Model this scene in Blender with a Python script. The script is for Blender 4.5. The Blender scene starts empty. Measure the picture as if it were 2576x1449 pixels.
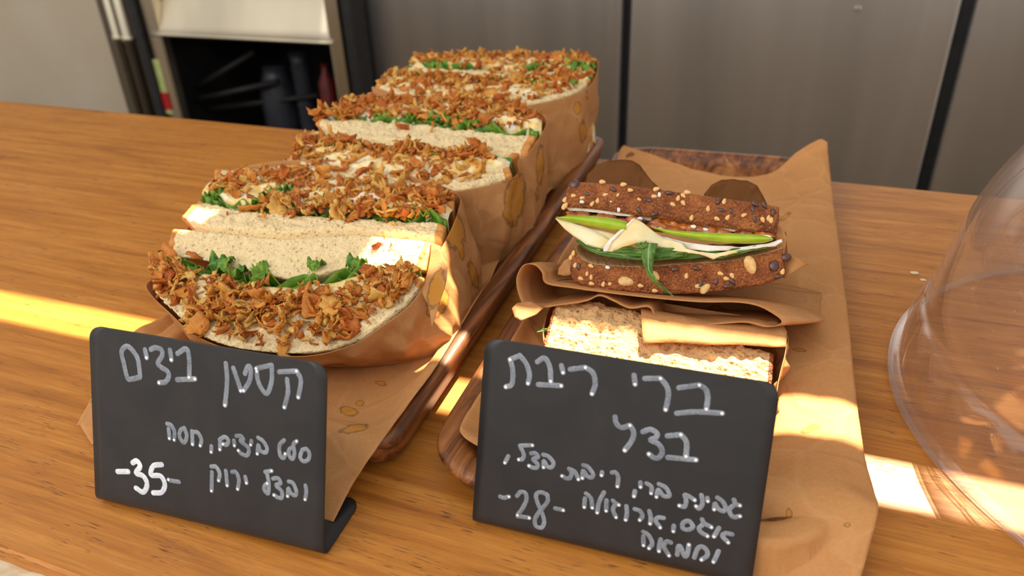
import bpy, bmesh, math, random
import numpy as np
from mathutils import Vector, Matrix, noise, Euler
random.seed(7); rng = np.random.default_rng(7)
sc = bpy.context.scene
COL = sc.collection

# ------------------------------------------------------------------ camera, world, sun, exposure
W_, H_, F_ = 2576, 1449, 1900.0
CX, CY = W_/2, H_/2
def nrm(v):
    v = np.array(v, float); return v/np.linalg.norm(v)
_down = nrm([142, 3326, F_]); _up = -_down
_pl = nrm(np.cross([0-CX, 252-CY, F_], [2440-CX, 487-CY, F_]))
_X = nrm(np.cross(_pl, _down)); _X = _X if _X[0] > 0 else -_X
_Y = nrm(np.cross(_up, _X))
RC = np.stack([_X, _Y, _up], 1)              # world -> lens axes (x right, y down, z forward)
CAMZ = 0.225
CP = np.array([0, 0, CAMZ])
cd = bpy.data.cameras.new('camera'); cam = bpy.data.objects.new('camera', cd); COL.objects.link(cam)
M3 = np.array([RC[0], -RC[1], -RC[2]])       # rows: lens right / up / back in world axes
mw = Matrix.Identity(4)
for i in range(3):
    for j in range(3): mw[j][i] = M3[i][j]
mw[0][3], mw[1][3], mw[2][3] = CP
cam.matrix_world = mw
cd.sensor_width = 36; cd.lens = 36*F_/W_; cd.clip_start = 0.01
cd.dof.use_dof = True; cd.dof.focus_distance = 0.335; cd.dof.aperture_fstop = 11
sc.camera = cam

wd = bpy.data.worlds.new('world'); sc.world = wd; wd.use_nodes = True
wn = wd.node_tree.nodes; wl = wd.node_tree.links; wn.clear()
tc = wn.new('ShaderNodeTexCoord'); sx = wn.new('ShaderNodeSeparateXYZ'); mr = wn.new('ShaderNodeMapRange')
mr.inputs['From Min'].default_value = -1; mr.inputs['From Max'].default_value = 1
cr = wn.new('ShaderNodeValToRGB'); bg = wn.new('ShaderNodeBackground'); wo = wn.new('ShaderNodeOutputWorld')
wl.new(tc.outputs['Generated'], sx.inputs[0]); wl.new(sx.outputs['Z'], mr.inputs[0]); wl.new(mr.outputs[0], cr.inputs[0])
wl.new(cr.outputs[0], bg.inputs[0]); wl.new(bg.outputs[0], wo.inputs[0])
el = cr.color_ramp.elements
el[0].position = 0.0; el[0].color = (.10, .075, .05, 1)
el[1].position = 1.0; el[1].color = (.95, .95, 1.0, 1)
for p_, c_ in ((.26, (.12, .095, .075, 1)), (.37, (.20, .165, .135, 1)), (.43, (.40, .37, .35, 1)), (.50, (.62, .59, .56, 1)), (.60, (.95, .91, .86, 1))):
    e = el.new(p_); e.color = c_
bg.inputs[1].default_value = 1.0
SLOPE = 0.65                                  # run of the light in y for each metre of height
sun = bpy.data.lights.new('sun', 'SUN'); sun.energy = 23; sun.angle = math.radians(.22); sun.color = (1, .86, .66)
so = bpy.data.objects.new('sun', sun); COL.objects.link(so); so.location = (.3, 1.5, 2.2)
so.rotation_euler = Vector((.16, SLOPE, 1)).to_track_quat('Z', 'Y').to_euler()
ar = bpy.data.lights.new('hatch_daylight', 'AREA'); ar.shape = 'RECTANGLE'; ar.size = 1.6; ar.size_y = .9; ar.energy = 12; ar.color = (1, .95, .88)
ao = bpy.data.objects.new('hatch_daylight', ar); COL.objects.link(ao); ao.location = (-1.0, -.9, 1.1)
ao.rotation_euler = (Vector(ao.location)-Vector((-.1, .4, 0))).to_track_quat('Z', 'Y').to_euler()
vs = sc.view_settings; vs.view_transform = 'Standard'; vs.look = 'None'; vs.gamma = 1; vs.use_curve_mapping = False
vs.exposure = 0.12

# ------------------------------------------------------------------ measuring helpers
def ray(px, py): return RC.T @ np.array([px-CX, py-CY, F_])
def un(px, py, z=0.0):
    d = ray(px, py); return CP + d*((z-CP[2])/d[2])
def uny(px, py, y):
    d = ray(px, py); return CP + d*((y-CP[1])/d[1])
def onp(px, py, p0, n):
    d = ray(px, py); return CP + d*(np.dot(np.array(p0)-CP, n)/np.dot(d, n))
def prj(P):
    q = (np.asarray(P)-CP) @ RC.T
    return np.stack([CX+F_*q[..., 0]/q[..., 2], CY+F_*q[..., 1]/q[..., 2]], -1)
def catmull(P, n, closed=False):
    P = np.array(P, float); m = len(P)
    if closed: Q = np.vstack([P[-1], P, P[0], P[1]]); segs = m
    else: Q = np.vstack([2*P[0]-P[1], P, 2*P[-1]-P[-2]]); segs = m-1
    out = []
    for k in range(n):
        t = k/n*segs if closed else k/(n-1)*segs
        i = min(int(t), segs-1); u = t-i
        a, b, c, d = Q[i], Q[i+1], Q[i+2], Q[i+3]
        out.append(.5*((2*b)+(-a+c)*u+(2*a-5*b+4*c-d)*u*u+(-a+3*b-3*c+d)*u**3))
    return np.array(out)
def resample(P, n):
    D = catmull(P, max(n*3, 90)); s = np.r_[0, np.cumsum(np.linalg.norm(np.diff(D, axis=0), axis=1))]
    t = np.linspace(0, s[-1], n)
    return np.stack([np.interp(t, s, D[:, k]) for k in range(D.shape[1])], 1)
def nz(p, s, seed=0): return noise.noise(Vector((p[0]*s+seed, p[1]*s-seed, p[2]*s+seed*.37)))
def fr(p, s, seed=0, o=4): return noise.fractal(Vector((p[0]*s+seed, p[1]*s-seed, p[2]*s)), 1.0, 2.0, o)
def worley(p, s):
    d, _ = noise.voronoi(Vector((p[0]*s, p[1]*s, p[2]*s))); return d[0]

# ------------------------------------------------------------------ object helpers
def props(o, label=None, cat=None, group=None, kind=None):
    if label: o['label'] = label
    if cat: o['category'] = cat
    if group: o['group'] = group
    if kind: o['kind'] = kind
    return o
def thing(name, label, cat, loc=(0, 0, 0), group=None):
    o = bpy.data.objects.new(name, None); COL.objects.link(o); o.location = [float(v) for v in loc]
    o.empty_display_size = .02
    return props(o, label, cat, group)
def wloc(o):
    v = np.zeros(3)
    while o: v = v+np.array(o.location); o = o.parent
    return v
def mobj(name, V, Fc, mat, parent=None, loc=None, smooth=True, fm=None, attr=None, uv=None):
    """V in world coordinates. parent: its origin is subtracted; loc: own origin of a top-level mesh."""
    V = np.asarray(V, float)
    org = wloc(parent) if parent is not None else (np.array(loc, float) if loc is not None else np.zeros(3))
    own = np.zeros(3)
    me = bpy.data.meshes.new(name); me.from_pydata((V-org).tolist(), [], [list(map(int, f)) for f in Fc])
    for m in (mat if isinstance(mat, (list, tuple)) else [mat]): me.materials.append(m)
    if fm is not None: me.polygons.foreach_set('material_index', np.array(fm, dtype=np.int32))
    if smooth: me.polygons.foreach_set('use_smooth', [True]*len(me.polygons))
    if attr:
        for k, a in attr.items():
            at = me.attributes.new(k, 'FLOAT', 'POINT'); at.data.foreach_set('value', np.array(a, dtype=np.float32))
    me.update(); me.validate()
    o = bpy.data.objects.new(name, me); COL.objects.link(o)
    if parent is not None: o.parent = parent
    elif loc is not None: o.location = [float(v) for v in loc]
    bm = bmesh.new(); bm.from_mesh(me); bmesh.ops.recalc_face_normals(bm, faces=bm.faces); bm.to_mesh(me); bm.free()
    return o
def bmobj(name, bm, mat, parent=None, loc=None, smooth=False):
    me = bpy.data.meshes.new(name)
    org = wloc(parent) if parent is not None else (np.array(loc, float) if loc is not None else np.zeros(3))
    bmesh.ops.translate(bm, verts=bm.verts, vec=Vector(-org)); bmesh.ops.recalc_face_normals(bm, faces=bm.faces)
    bm.to_mesh(me); bm.free()
    for m in (mat if isinstance(mat, (list, tuple)) else [mat]): me.materials.append(m)
    if smooth: me.polygons.foreach_set('use_smooth', [True]*len(me.polygons))
    o = bpy.data.objects.new(name, me); COL.objects.link(o)
    if parent is not None: o.parent = parent
    elif loc is not None: o.location = [float(v) for v in loc]
    return o
def box(name, x0, x1, y0, y1, z0, z1, mat, parent=None, loc=None, bev=0.0, seg=2):
    bm = bmesh.new(); bmesh.ops.create_cube(bm, size=1)
    for v in bm.verts: v.co = Vector(((x0+x1)/2+v.co.x*(x1-x0), (y0+y1)/2+v.co.y*(y1-y0), (z0+z1)/2+v.co.z*(z1-z0)))
    if bev: bmesh.ops.bevel(bm, geom=list(bm.edges), offset=bev, segments=seg, affect='EDGES', profile=.5)
    return bmobj(name, bm, mat, parent, loc)
def modif(o, kind, **k):
    m = o.modifiers.new(kind.lower(), kind)
    for a, b in k.items(): setattr(m, a, b)
    return m
def gridfaces(nu, nv, cu=False, cv=False, off=0):
    F = []
    for i in range(nu if cu else nu-1):
        for j in range(nv if cv else nv-1):
            a = i*nv+j; b = ((i+1) % nu)*nv+j; c = ((i+1) % nu)*nv+(j+1) % nv; d = i*nv+(j+1) % nv
            F.append((a+off, b+off, c+off, d+off))
    return F

# ------------------------------------------------------------------ materials
def lin(r, g, b):
    f = lambda c: (c/255/12.92) if c/255 <= .04045 else ((c/255+.055)/1.055)**2.4
    return (f(r), f(g), f(b), 1)
class Mat:
    def __init__(s, name, rough=.6, metal=0, spec=.5, sss=0, sssr=(.01, .006, .003)):
        s.m = bpy.data.materials.new(name); s.m.use_nodes = True
        s.t = s.m.node_tree; s.n = s.t.nodes; s.l = s.t.links
        s.b = s.n['Principled BSDF']; s.out = s.n['Material Output']
        s.b.inputs['Roughness'].default_value = rough; s.b.inputs['Metallic'].default_value = metal
        s.b.inputs['Specular IOR Level'].default_value = spec
        if sss:
            s.b.inputs['Subsurface Weight'].default_value = sss
            s.b.inputs['Subsurface Radius'].default_value = (1, .6, .3)
            s.b.inputs['Subsurface Scale'].default_value = sssr[0]
    def new(s, t, **k):
        x = s.n.new(t)
        for a, b in k.items(): setattr(x, a, b)
        return x
    def coord(s, scale=(1, 1, 1), kind='Object', rot=(0, 0, 0)):
        c = s.new('ShaderNodeTexCoord'); mp = s.new('ShaderNodeMapping')
        mp.inputs['Scale'].default_value = scale; mp.inputs['Rotation'].default_value = rot
        s.l.new(c.outputs[kind], mp.inputs[0]); return mp.outputs[0]
    def noise(s, vec, scale, detail=4, rough=.55, dist=0):
        x = s.new('ShaderNodeTexNoise'); x.inputs['Scale'].default_value = scale; x.inputs['Detail'].default_value = detail
        x.inputs['Roughness'].default_value = rough; x.inputs['Distortion'].default_value = dist
        s.l.new(vec, x.inputs['Vector']); return x.outputs['Fac']
    def vor(s, vec, scale, feat='F1'):
        x = s.new('ShaderNodeTexVoronoi', feature=feat); x.inputs['Scale'].default_value = scale
        s.l.new(vec, x.inputs['Vector']); return x.outputs['Distance']
    def ramp(s, fac, stops):
        r = s.new('ShaderNodeValToRGB'); e = r.color_ramp.elements
        e[0].position, e[0].color = stops[0]; e[1].position, e[1].color = stops[-1]
        for p, c in stops[1:-1]:
            q = e.new(p); q.color = c
        s.l.new(fac, r.inputs[0]); return r.outputs[0]
    def rng(s, fac, a, b, c=0, d=1):
        r = s.new('ShaderNodeMapRange'); r.inputs[1].default_value = a; r.inputs[2].default_value = b
        r.inputs[3].default_value = c; r.inputs[4].default_value = d; s.l.new(fac, r.inputs[0]); return r.outputs[0]
    def mix(s, fac, a, b, mode='MIX'):
        x = s.new('ShaderNodeMix', data_type='RGBA', blend_type=mode)
        for sock, v in ((x.inputs[0], fac), (x.inputs[6], a), (x.inputs[7], b)):
            if isinstance(v, (int, float)): sock.default_value = v
            elif isinstance(v, tuple): sock.default_value = v
            else: s.l.new(v, sock)
        return x.outputs[2]
    def math(s, op, a, b=0.0, c=None):
        x = s.new('ShaderNodeMath', operation=op)
        for k, v in enumerate((a, b) if c is None else (a, b, c)):
            if isinstance(v, (int, float)): x.inputs[k].default_value = v
            else: s.l.new(v, x.inputs[k])
        return x.outputs[0]
    def color(s, v):
        if isinstance(v, tuple): s.b.inputs['Base Color'].default_value = v
        else: s.l.new(v, s.b.inputs['Base Color'])
        return s
    def rough(s, v): s.l.new(v, s.b.inputs['Roughness']); return s
    def bump(s, h, dist=.001, strength=1.0):
        x = s.new('ShaderNodeBump'); x.inputs['Distance'].default_value = dist; x.inputs['Strength'].default_value = strength
        s.l.new(h, x.inputs['Height']); s.l.new(x.outputs[0], s.b.inputs['Normal']); s.nrm = x.outputs[0]; return s
    def translucent(s, fac, colr):
        t = s.new('ShaderNodeBsdfTranslucent'); m = s.new('ShaderNodeMixShader')
        if isinstance(colr, tuple): t.inputs[0].default_value = colr
        else: s.l.new(colr, t.inputs[0])
        m.inputs[0].default_value = fac
        s.l.new(s.b.outputs[0], m.inputs[1]); s.l.new(t.outputs[0], m.inputs[2]); s.l.new(m.outputs[0], s.out.inputs[0]); return s
    def attr(s, n):
        a = s.new('ShaderNodeAttribute'); a.attribute_name = n; return a.outputs['Fac']

def m_counter():
    m = Mat('counter_wood', .42)
    c = m.coord((1, 1, 1)); st = m.coord((2.6, 44, 44)); fine = m.coord((20, 420, 420)); pore = m.coord((70, 900, 900))
    a = m.noise(st, 3.0, 6, .6, .6); b = m.noise(fine, 2.2, 5, .65); g = m.noise(c, 5, 3)
    col = m.ramp(a, [(.28, lin(152, 90, 28)), (.48, lin(194, 124, 44)), (.72, lin(216, 148, 64))])
    col = m.mix(m.rng(b, .35, .75, .0, .55), col, lin(140, 76, 24))
    col = m.mix(m.rng(g, .4, .7, 0, .2), col, lin(205, 136, 62))
    p = m.noise(pore, 1.5, 2, .5); pm = m.rng(p, .60, .68)
    gate = m.rng(m.noise(m.coord((30, 60, 60)), 1.2, 2), .48, .6)
    pm = m.math('MULTIPLY', pm, gate)
    col = m.mix(m.math('MULTIPLY', pm, .8), col, lin(84, 42, 14))
    m.color(col).rough(m.rng(b, .3, .7, .36, .52))
    m.bump(m.math('SUBTRACT', m.math('MULTIPLY', b, .35), pm), .0004, .6)
    return m.m
def m_tray(name, cols, rot=0):
    m = Mat(name, .45)
    st = m.coord((22, 1.6, 22)); fine = m.coord((240, 12, 240))
    a = m.noise(st, 4.0, 6, .65, 1.6); b = m.noise(fine, 1.6, 4, .6)
    col = m.ramp(a, [(.25, cols[0]), (.42, cols[1]), (.55, cols[2]), (.75, cols[3])])
    col = m.mix(m.rng(b, .45, .8, 0, .6), col, cols[0])
    m.color(col).bump(b, .0003, .5); return m.m
def m_kraft(name='kraft_paper', base=(204, 146, 88), trans=.22):
    m = Mat(name, .72, spec=.3)
    c = m.coord(); f = m.noise(m.coord((1, 1, 3)), 700, 3, .6); g = m.noise(c, 35, 4); cr_ = m.noise(c, 16, 3, .5, .8)
    col = m.mix(m.rng(f, .35, .7, 0, .35), lin(*base), lin(int(base[0]*.84), int(base[1]*.8), int(base[2]*.74)))
    col = m.mix(m.rng(g, .4, .7, 0, .3), col, lin(min(255, base[0]+14), min(255, base[1]+16), min(255, base[2]+18)))
    sa = m.attr('stain'); sn = m.math('ADD', sa, m.math('MULTIPLY', m.math('SUBTRACT', m.noise(c, 220, 4), .5), .5))
    core = m.rng(sn, .50, .56); rim = m.math('SUBTRACT', m.rng(sn, .38, .46), core)
    col = m.mix(m.math('MULTIPLY', core, .8), col, lin(204, 138, 38)); col = m.mix(m.math('MULTIPLY', rim, .75), col, lin(128, 88, 40))
    ve = m.new('ShaderNodeTexVoronoi', feature='DISTANCE_TO_EDGE'); ve.inputs['Scale'].default_value = 26
    wv = m.new('ShaderNodeMix', data_type='VECTOR'); 
    dn = m.new('ShaderNodeTexNoise'); dn.inputs['Scale'].default_value = 20; m.l.new(c, dn.inputs['Vector'])
    vm = m.new('ShaderNodeVectorMath', operation='MULTIPLY_ADD'); m.l.new(dn.outputs['Color'], vm.inputs[0]); vm.inputs[1].default_value = (.05, .05, .05); m.l.new(c, vm.inputs[2]); m.l.new(vm.outputs[0], ve.inputs['Vector'])
    cre = m.rng(ve.outputs['Distance'], 0, .12)
    col = m.mix(m.rng(cre, .35, 0, 0, .18), col, lin(min(255, base[0]+24), min(255, base[1]+30), min(255, base[2]+34)))
    m.color(col); m.bump(m.math('ADD', m.math('MULTIPLY', f, .12), m.math('ADD', m.math('MULTIPLY', cre, -.35), m.math('MULTIPLY', cr_, 1.1))), .0018, .6)
    m.translucent(trans, col); return m.m
def m_crumb(name, light, dark, sc_=1.0, dist=.0012):
    m = Mat(name, .85, spec=.2, sss=.25, sssr=(.004,))
    c = m.coord(); v = m.vor(c, 800*sc_); v2 = m.vor(c, 330*sc_); n = m.noise(c, 260*sc_, 5, .65)
    h = m.math('ADD', m.math('MULTIPLY', m.rng(v, 0, .55), .5), m.math('ADD', m.rng(v2, .0, .35), n))
    col = m.ramp(m.rng(h, .75, 1.7), [(0, dark), (.45, tuple((a+b)/2 for a, b in zip(light, dark))), (1, light)])
    m.color(col).bump(h, dist, .8); return m.m
def m_simple(name, a, b, scale, rough=.6, dist=0, spec=.5, sss=0, lo=.35, hi=.65, detail=4, trans=0, bscale=None):
    m = Mat(name, rough, spec=spec, sss=sss, sssr=(.003,)); c = m.coord(); n = m.noise(c, scale, detail)
    col = m.mix(m.rng(n, lo, hi), a, b); m.color(col)
    if dist: m.bump(m.noise(c, bscale or scale, detail, .65), dist, .8)
    if trans: m.translucent(trans, col)
    return m.m
def m_onion():
    m = Mat('fried_onion', .42, spec=.55, sss=.12, sssr=(.002,))
    oi = m.new('ShaderNodeObjectInfo'); ge = m.new('ShaderNodeNewGeometry')
    r = m.math('FRACT', m.math('ADD', oi.outputs['Random'], ge.outputs['Random Per Island']))
    c = m.coord(); n = m.noise(c, 520, 4, .6)
    f = m.math('ADD', m.math('MULTIPLY', r, .75), m.math('MULTIPLY', m.math('SUBTRACT', n, .5), .75))
    col = m.ramp(f, [(0, lin(252, 202, 104)), (.2, lin(241, 168, 66)), (.48, lin(228, 138, 44)), (.74, lin(203, 104, 28)), (.94, lin(158, 68, 20)), (1, lin(84, 34, 14))])
    m.color(col).bump(m.noise(c, 650, 4, .65), .0012, 1.0); m.translucent(.16, col); return m.m
def m_egg():
    m = Mat('egg_salad', .3, spec=.6, sss=.4, sssr=(.004,))
    c = m.coord(); n = m.noise(c, 90, 3); v = m.noise(c, 300, 3)
    col = m.ramp(n, [(.3, lin(250, 240, 214)), (.47, lin(246, 226, 170)), (.56, lin(240, 198, 98)), (.68, lin(250, 244, 226))])
    m.color(col).bump(v, .0012, .5); return m.m
def m_leaf(name, a, b, rib):
    m = Mat(name, .38, spec=.5)
    c = m.coord(); n = m.noise(c, 150, 4); w = m.noise(m.coord((1, 1, 1)), 420, 2)
    col = m.mix(m.rng(n, .35, .65), a, b); e = m.attr('rib'); col = m.mix(m.rng(e, .35, .9), col, rib)
    m.color(col).bump(w, .0006, .7); m.translucent(.3, m.mix(.5, col, lin(150, 200, 40))); return m.m
def m_browncrust():
    m = Mat('brown_crust', .5, spec=.4)
    c = m.coord(); n = m.noise(c, 130, 4); s_ = m.noise(c, 900, 3, .7); v = m.vor(c, 620)
    col = m.ramp(n, [(.3, lin(122, 62, 28)), (.5, lin(166, 92, 44)), (.7, lin(192, 116, 58))])
    col = m.mix(m.rng(v, .32, .05, 0, .75), col, lin(216, 156, 98)); col = m.mix(m.rng(s_, .5, .7, 0, .65), col, lin(92, 44, 20))
    m.color(col).bump(m.math('ADD', s_, m.math('MULTIPLY', v, .9)), .0016, 1.0); return m.m
def m_steel(name, base, rough=.34, scl=3.0):
    m = Mat(name, rough, 1.0)
    n = m.noise(m.coord((240, 240, 1.2)), 1.5, 4, .6); b = m.noise(m.coord((scl, scl, .35)), 1.2, 3)
    col = m.mix(m.rng(b, .3, .7), base, tuple(min(1, x*1.6) if i < 3 else 1 for i, x in enumerate(base)))  # broad vertical bands in the base colour imitate blurred reflections
    m.color(col).rough(m.rng(n, .3, .7, rough-.01, rough+.03)); m.bump(n, .0001, .1)
    m.b.inputs['Anisotropic'].default_value = .5
    return m.m
def m_black():
    m = Mat('black_powder_coat', .40, spec=.5)
    c = m.coord(); n = m.noise(c, 2500, 2); s_ = m.noise(c, 28, 5, .65, .6); d = m.noise(c, 70, 5, .7)
    col = m.mix(m.rng(s_, .4, .75, 0, .5), lin(38, 36, 36), lin(54, 51, 49))
    col = m.mix(m.rng(d, .68, .78, 0, .6), col, lin(46, 34, 26))
    m.color(col).rough(m.rng(s_, .35, .7, .34, .48)); m.bump(n, .0001, .3); return m.m
def m_chalk(name, a, b):
    m = Mat(name, .6); c = m.coord(); n = m.noise(c, 1500, 3, .7); g = m.noise(c, 120, 3)
    m.color(m.mix(m.rng(m.math('ADD', m.math('MULTIPLY', n, .5), m.math('MULTIPLY', g, .5)), .38, .62), a, b)); return m.m
def m_plastic():
    m = Mat('clear_plastic', .03, spec=.5)
    n = m.noise(m.coord((1, 1, 1)), 22, 3, .5, .5); sn = m.noise(m.coord(), 420, 2)
    bp = m.new('ShaderNodeBump'); bp.inputs['Distance'].default_value = .0012; bp.inputs['Strength'].default_value = .5
    m.l.new(n, bp.inputs['Height'])
    gl = m.new('ShaderNodeBsdfGlossy'); gl.inputs['Roughness'].default_value = .05; gl.inputs['Color'].default_value = (1, .97, .95, 1)
    tr = m.new('ShaderNodeBsdfTransparent'); tr.inputs[0].default_value = (.955, .94, .93, 1)
    ge = m.new('ShaderNodeNewGeometry'); dt = m.new('ShaderNodeVectorMath', operation='DOT_PRODUCT')
    m.l.new(bp.outputs[0], dt.inputs[0]); m.l.new(ge.outputs['Incoming'], dt.inputs[1])
    ab = m.math('ABSOLUTE', dt.outputs['Value']); fz = m.math('ADD', m.math('MULTIPLY', m.math('POWER', m.math('SUBTRACT', 1.0, ab), 4.0), .75), .045)
    df = m.new('ShaderNodeBsdfDiffuse'); df.inputs[0].default_value = (.75, .72, .70, 1)
    m.l.new(bp.outputs[0], gl.inputs['Normal'])
    a = m.new('ShaderNodeMixShader'); b = m.new('ShaderNodeMixShader')
    m.l.new(m.rng(sn, .72, .8, .04, .4), a.inputs[0]); m.l.new(tr.outputs[0], a.inputs[1]); m.l.new(df.outputs[0], a.inputs[2])
    m.l.new(fz, b.inputs[0]); m.l.new(a.outputs[0], b.inputs[1]); m.l.new(gl.outputs[0], b.inputs[2])
    m.l.new(b.outputs[0], m.out.inputs[0]); return m.m

MT = dict(
 counter=m_counter(),
 tray=m_tray('acacia_wood', [lin(52, 26, 12), lin(100, 56, 26), lin(150, 90, 42), lin(192, 130, 68)]),
 kraft=m_kraft(), liner=m_kraft('tray_liner_paper', (208, 148, 88), .12), oily=m_kraft('oily_kraft_paper', (128, 80, 34), .35),
 crumb=m_crumb('white_bread_crumb', lin(240, 214, 162), lin(184, 146, 94)),
 crust=m_simple('toast_crust', lin(222, 156, 78), lin(186, 110, 44), 90, .6, .0005),
 bcrumb=m_crumb('brown_bread_crumb', lin(214, 172, 118), lin(124, 82, 46), .8, .0016), bcrust=m_browncrust(),
 onion=m_onion(), egg=m_egg(),
 lettuce=m_leaf('lettuce_green', lin(66, 124, 26), lin(146, 188, 60), lin(210, 224, 140)),
 arugula=m_leaf('rocket_green', lin(70, 118, 38), lin(116, 158, 58), lin(170, 196, 130)),
 pearskin=m_simple('pear_skin', lin(150, 186, 30), lin(176, 204, 54), 120, .35, .0003), pearflesh=m_simple('pear_flesh', lin(226, 218, 176), lin(206, 190, 140), 200, .4),
 brie=m_simple('soft_cheese', lin(244, 232, 190), lin(232, 212, 150), 60, .4, .0006, sss=.3), rind=m_simple('cheese_rind', lin(250, 246, 236), lin(232, 224, 206), 200, .7, .0004),
 cream=m_simple('cream_cheese', lin(246, 240, 228), lin(232, 220, 198), 300, .5, .0006, sss=.2),
 jam=m_simple('onion_jam', lin(196, 112, 30), lin(124, 58, 16), 140, .12, .0006, spec=.8, sss=.2),
 sesame=m_simple('sesame', lin(236, 190, 120), lin(214, 156, 84), 500, .45), flax=m_simple('flax', lin(92, 56, 40), lin(62, 36, 26), 400, .25), oat=m_simple('oat', lin(236, 196, 126), lin(204, 150, 84), 300, .6, .0004),
 black=m_black(), chalk=m_chalk('chalk_marker', lin(108, 114, 122), lin(152, 158, 166)), chalkw=m_chalk('chalk_marker_bright', lin(196, 204, 214), lin(246, 248, 250)), dot=m_chalk('chalk_dot', lin(236, 238, 240), lin(252, 252, 252)),
 steel=m_steel('brushed_steel', (.60, .58, .575, 1), .32, 4.0), steel2=m_steel('polished_steel', (.56, .49, .37, 1), .30),
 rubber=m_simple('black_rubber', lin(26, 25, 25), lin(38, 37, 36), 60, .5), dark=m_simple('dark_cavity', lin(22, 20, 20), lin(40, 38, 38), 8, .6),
 paint=m_simple('cream_paint', lin(206, 192, 168), lin(196, 180, 154), 3, .55), ledge=m_simple('worn_cream_paint', lin(222, 208, 176), lin(196, 166, 118), 60, .6, .0008, lo=.55, hi=.75),
 floor=m_simple('floor_tile', lin(96, 84, 72), lin(74, 64, 56), 6, .4), plastic=m_plastic(),
 blue=m_simple('blue_grey_plastic', lin(52, 55, 64), lin(38, 40, 48), 20, .4), red=m_simple('red_reflection', lin(206, 40, 44), lin(176, 30, 36), 20, .4), green=m_simple('lime_reflection', lin(190, 206, 120), lin(220, 226, 170), 40, .3),
 dred=m_simple('dark_red_plastic', lin(130, 34, 30), lin(90, 24, 22), 20, .4),
 hood=m_steel('satin_steel', (.46, .405, .30, 1), .42),
 shade_paint=m_simple('sun_shade_paint', lin(225, 215, 200), lin(215, 205, 190), 3, .8),
 pearend=m_simple('crumb_specks', lin(240, 226, 200), lin(220, 200, 160), 300, .7),
)

# ------------------------------------------------------------------ setting
YB = 0.594; YF = 0.1139; YW = 1.55
def plain(name, *a, **k): return props(box(name, *a, **k), kind='structure')
plain('floor', -4, 3, -3, 2.3, -.95, -.90, MT['floor'])
plain('wall_back', -4, 3, 2.2, 2.3, -.9, 1.6, MT['paint'])
cl = plain('sun_shade_panel', -3.2, 2.4, .78, 2.2, 1.30, 1.36, MT['shade_paint'])
# two unseen panels added to shade the scene; their gap shapes the sun band
bpy.data.objects.remove(cl)
ys = .2595+1.30*SLOPE; sl = math.tan(math.radians(1.5)); xr = -.13+1.30*.16; hw_ = .0135
def shadepart(name, ya, yb, front):
    V = []; 
    for z in (1.30, 1.304):
        for x in (-3.2, 2.4):
            e = ys+(x-xr)*sl
            V += [(x, ya if front else e+hw_, z), (x, e-hw_ if front else yb, z)]
    Fc = [(0, 1, 3, 2), (4, 6, 7, 5), (0, 2, 6, 4), (1, 5, 7, 3), (0, 4, 5, 1), (2, 3, 7, 6)]
    return props(mobj(name, V, Fc, MT['shade_paint'], smooth=False), kind='structure')
shadepart('sun_shade_panel', .78, 0, True); shadepart('sun_shade_panel', 0, 2.2, False)

# unseen block added across the gap to interrupt the sun band
xa, xb = -.305+1.25*.16, -.199+1.25*.16
V = [(x, y, z) for z in (1.297, 1.3045) for x, y in ((xa, ys-.05), (xb, ys-.05), (xb, ys+.05), (xa, ys+.05))]
props(mobj('sun_gap_block_1', V, [(0, 1, 2, 3), (4, 5, 6, 7), (0, 1, 5, 4), (1, 2, 6, 5), (2, 3, 7, 6), (3, 0, 4, 7)], MT['shade_paint'], smooth=False), kind='structure')

# counter: wooden worktop on a painted front
ct = thing('counter', 'long orange-brown wooden counter top with painted front ledge, under the trays', 'counter', (-.4, .35, -.9))
bm = bmesh.new(); bmesh.ops.create_cube(bm, size=1)
for v in bm.verts: v.co = Vector((-.5+v.co.x*4.4, (YB+YF)/2+v.co.y*(YB-YF), -.02+v.co.z*.04))
bmesh.ops.bevel(bm, geom=list(bm.edges), offset=.0025, segments=3, affect='EDGES')
bmobj('worktop', bm, MT['counter'], ct)
# worn painted ledge under the front edge
N = 240; V = []; 
for i in range(N):
    x = -1.2+1.9*i/(N-1); w = .0012*fr((x, 0, 0), 60, 3)
    for y, z in ((YF+.02, -.012), (YF-.0015+w, -.006+w), (YF-.02+w*.5, -.007), (YF-.045, -.011), (YF-.05, -.03), (YF-.05, -.3)): V.append((x, y, z))
mobj('front_ledge', V, gridfaces(N, 6), MT['ledge'], ct)
box('base_panel', -2.6, 1.6, YF+.03, YB-.05, -.9, -.04, MT['paint'], ct)

# left wall panel
pl_ = uny(322, 0, YW)
plain('wall_left', -4.0, uny(300, 100, YW)[0]-.02, YW-.02, YW+.1, -.9, 1.3, MT['paint'])

# refrigerator: three steel doors with dark seams
fx = [uny(912, 100, YW)[0], uny(1558, 355, YW)[0]-.004, uny(1572, 180, YW)[0]+.008, uny(2383, 237, YW)[0]-.013, uny(2383, 237, YW)[0]+.010]
fr_ = thing('refrigerator', 'tall brushed steel refrigerator bank with flat doors behind the counter', 'refrigerator', ((fx[0]+fx[-1])/2, YW+.3, -.9))
box('cabinet_body', fx[0], fx[4]+.62, YW+.03, YW+.62, -.88, 1.05, MT['rubber'], fr_)
for a, b in ((fx[0], fx[1]), (fx[2], fx[3]), (fx[4], fx[4]+.62)):
    box('door', a, b, YW, YW+.028, -.80, 1.04, MT['steel'], fr_, bev=.004)
box('plinth', fx[0], fx[4]+.62, YW+.02, YW+.06, -.9, -.81, MT['rubber'], fr_)
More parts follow.
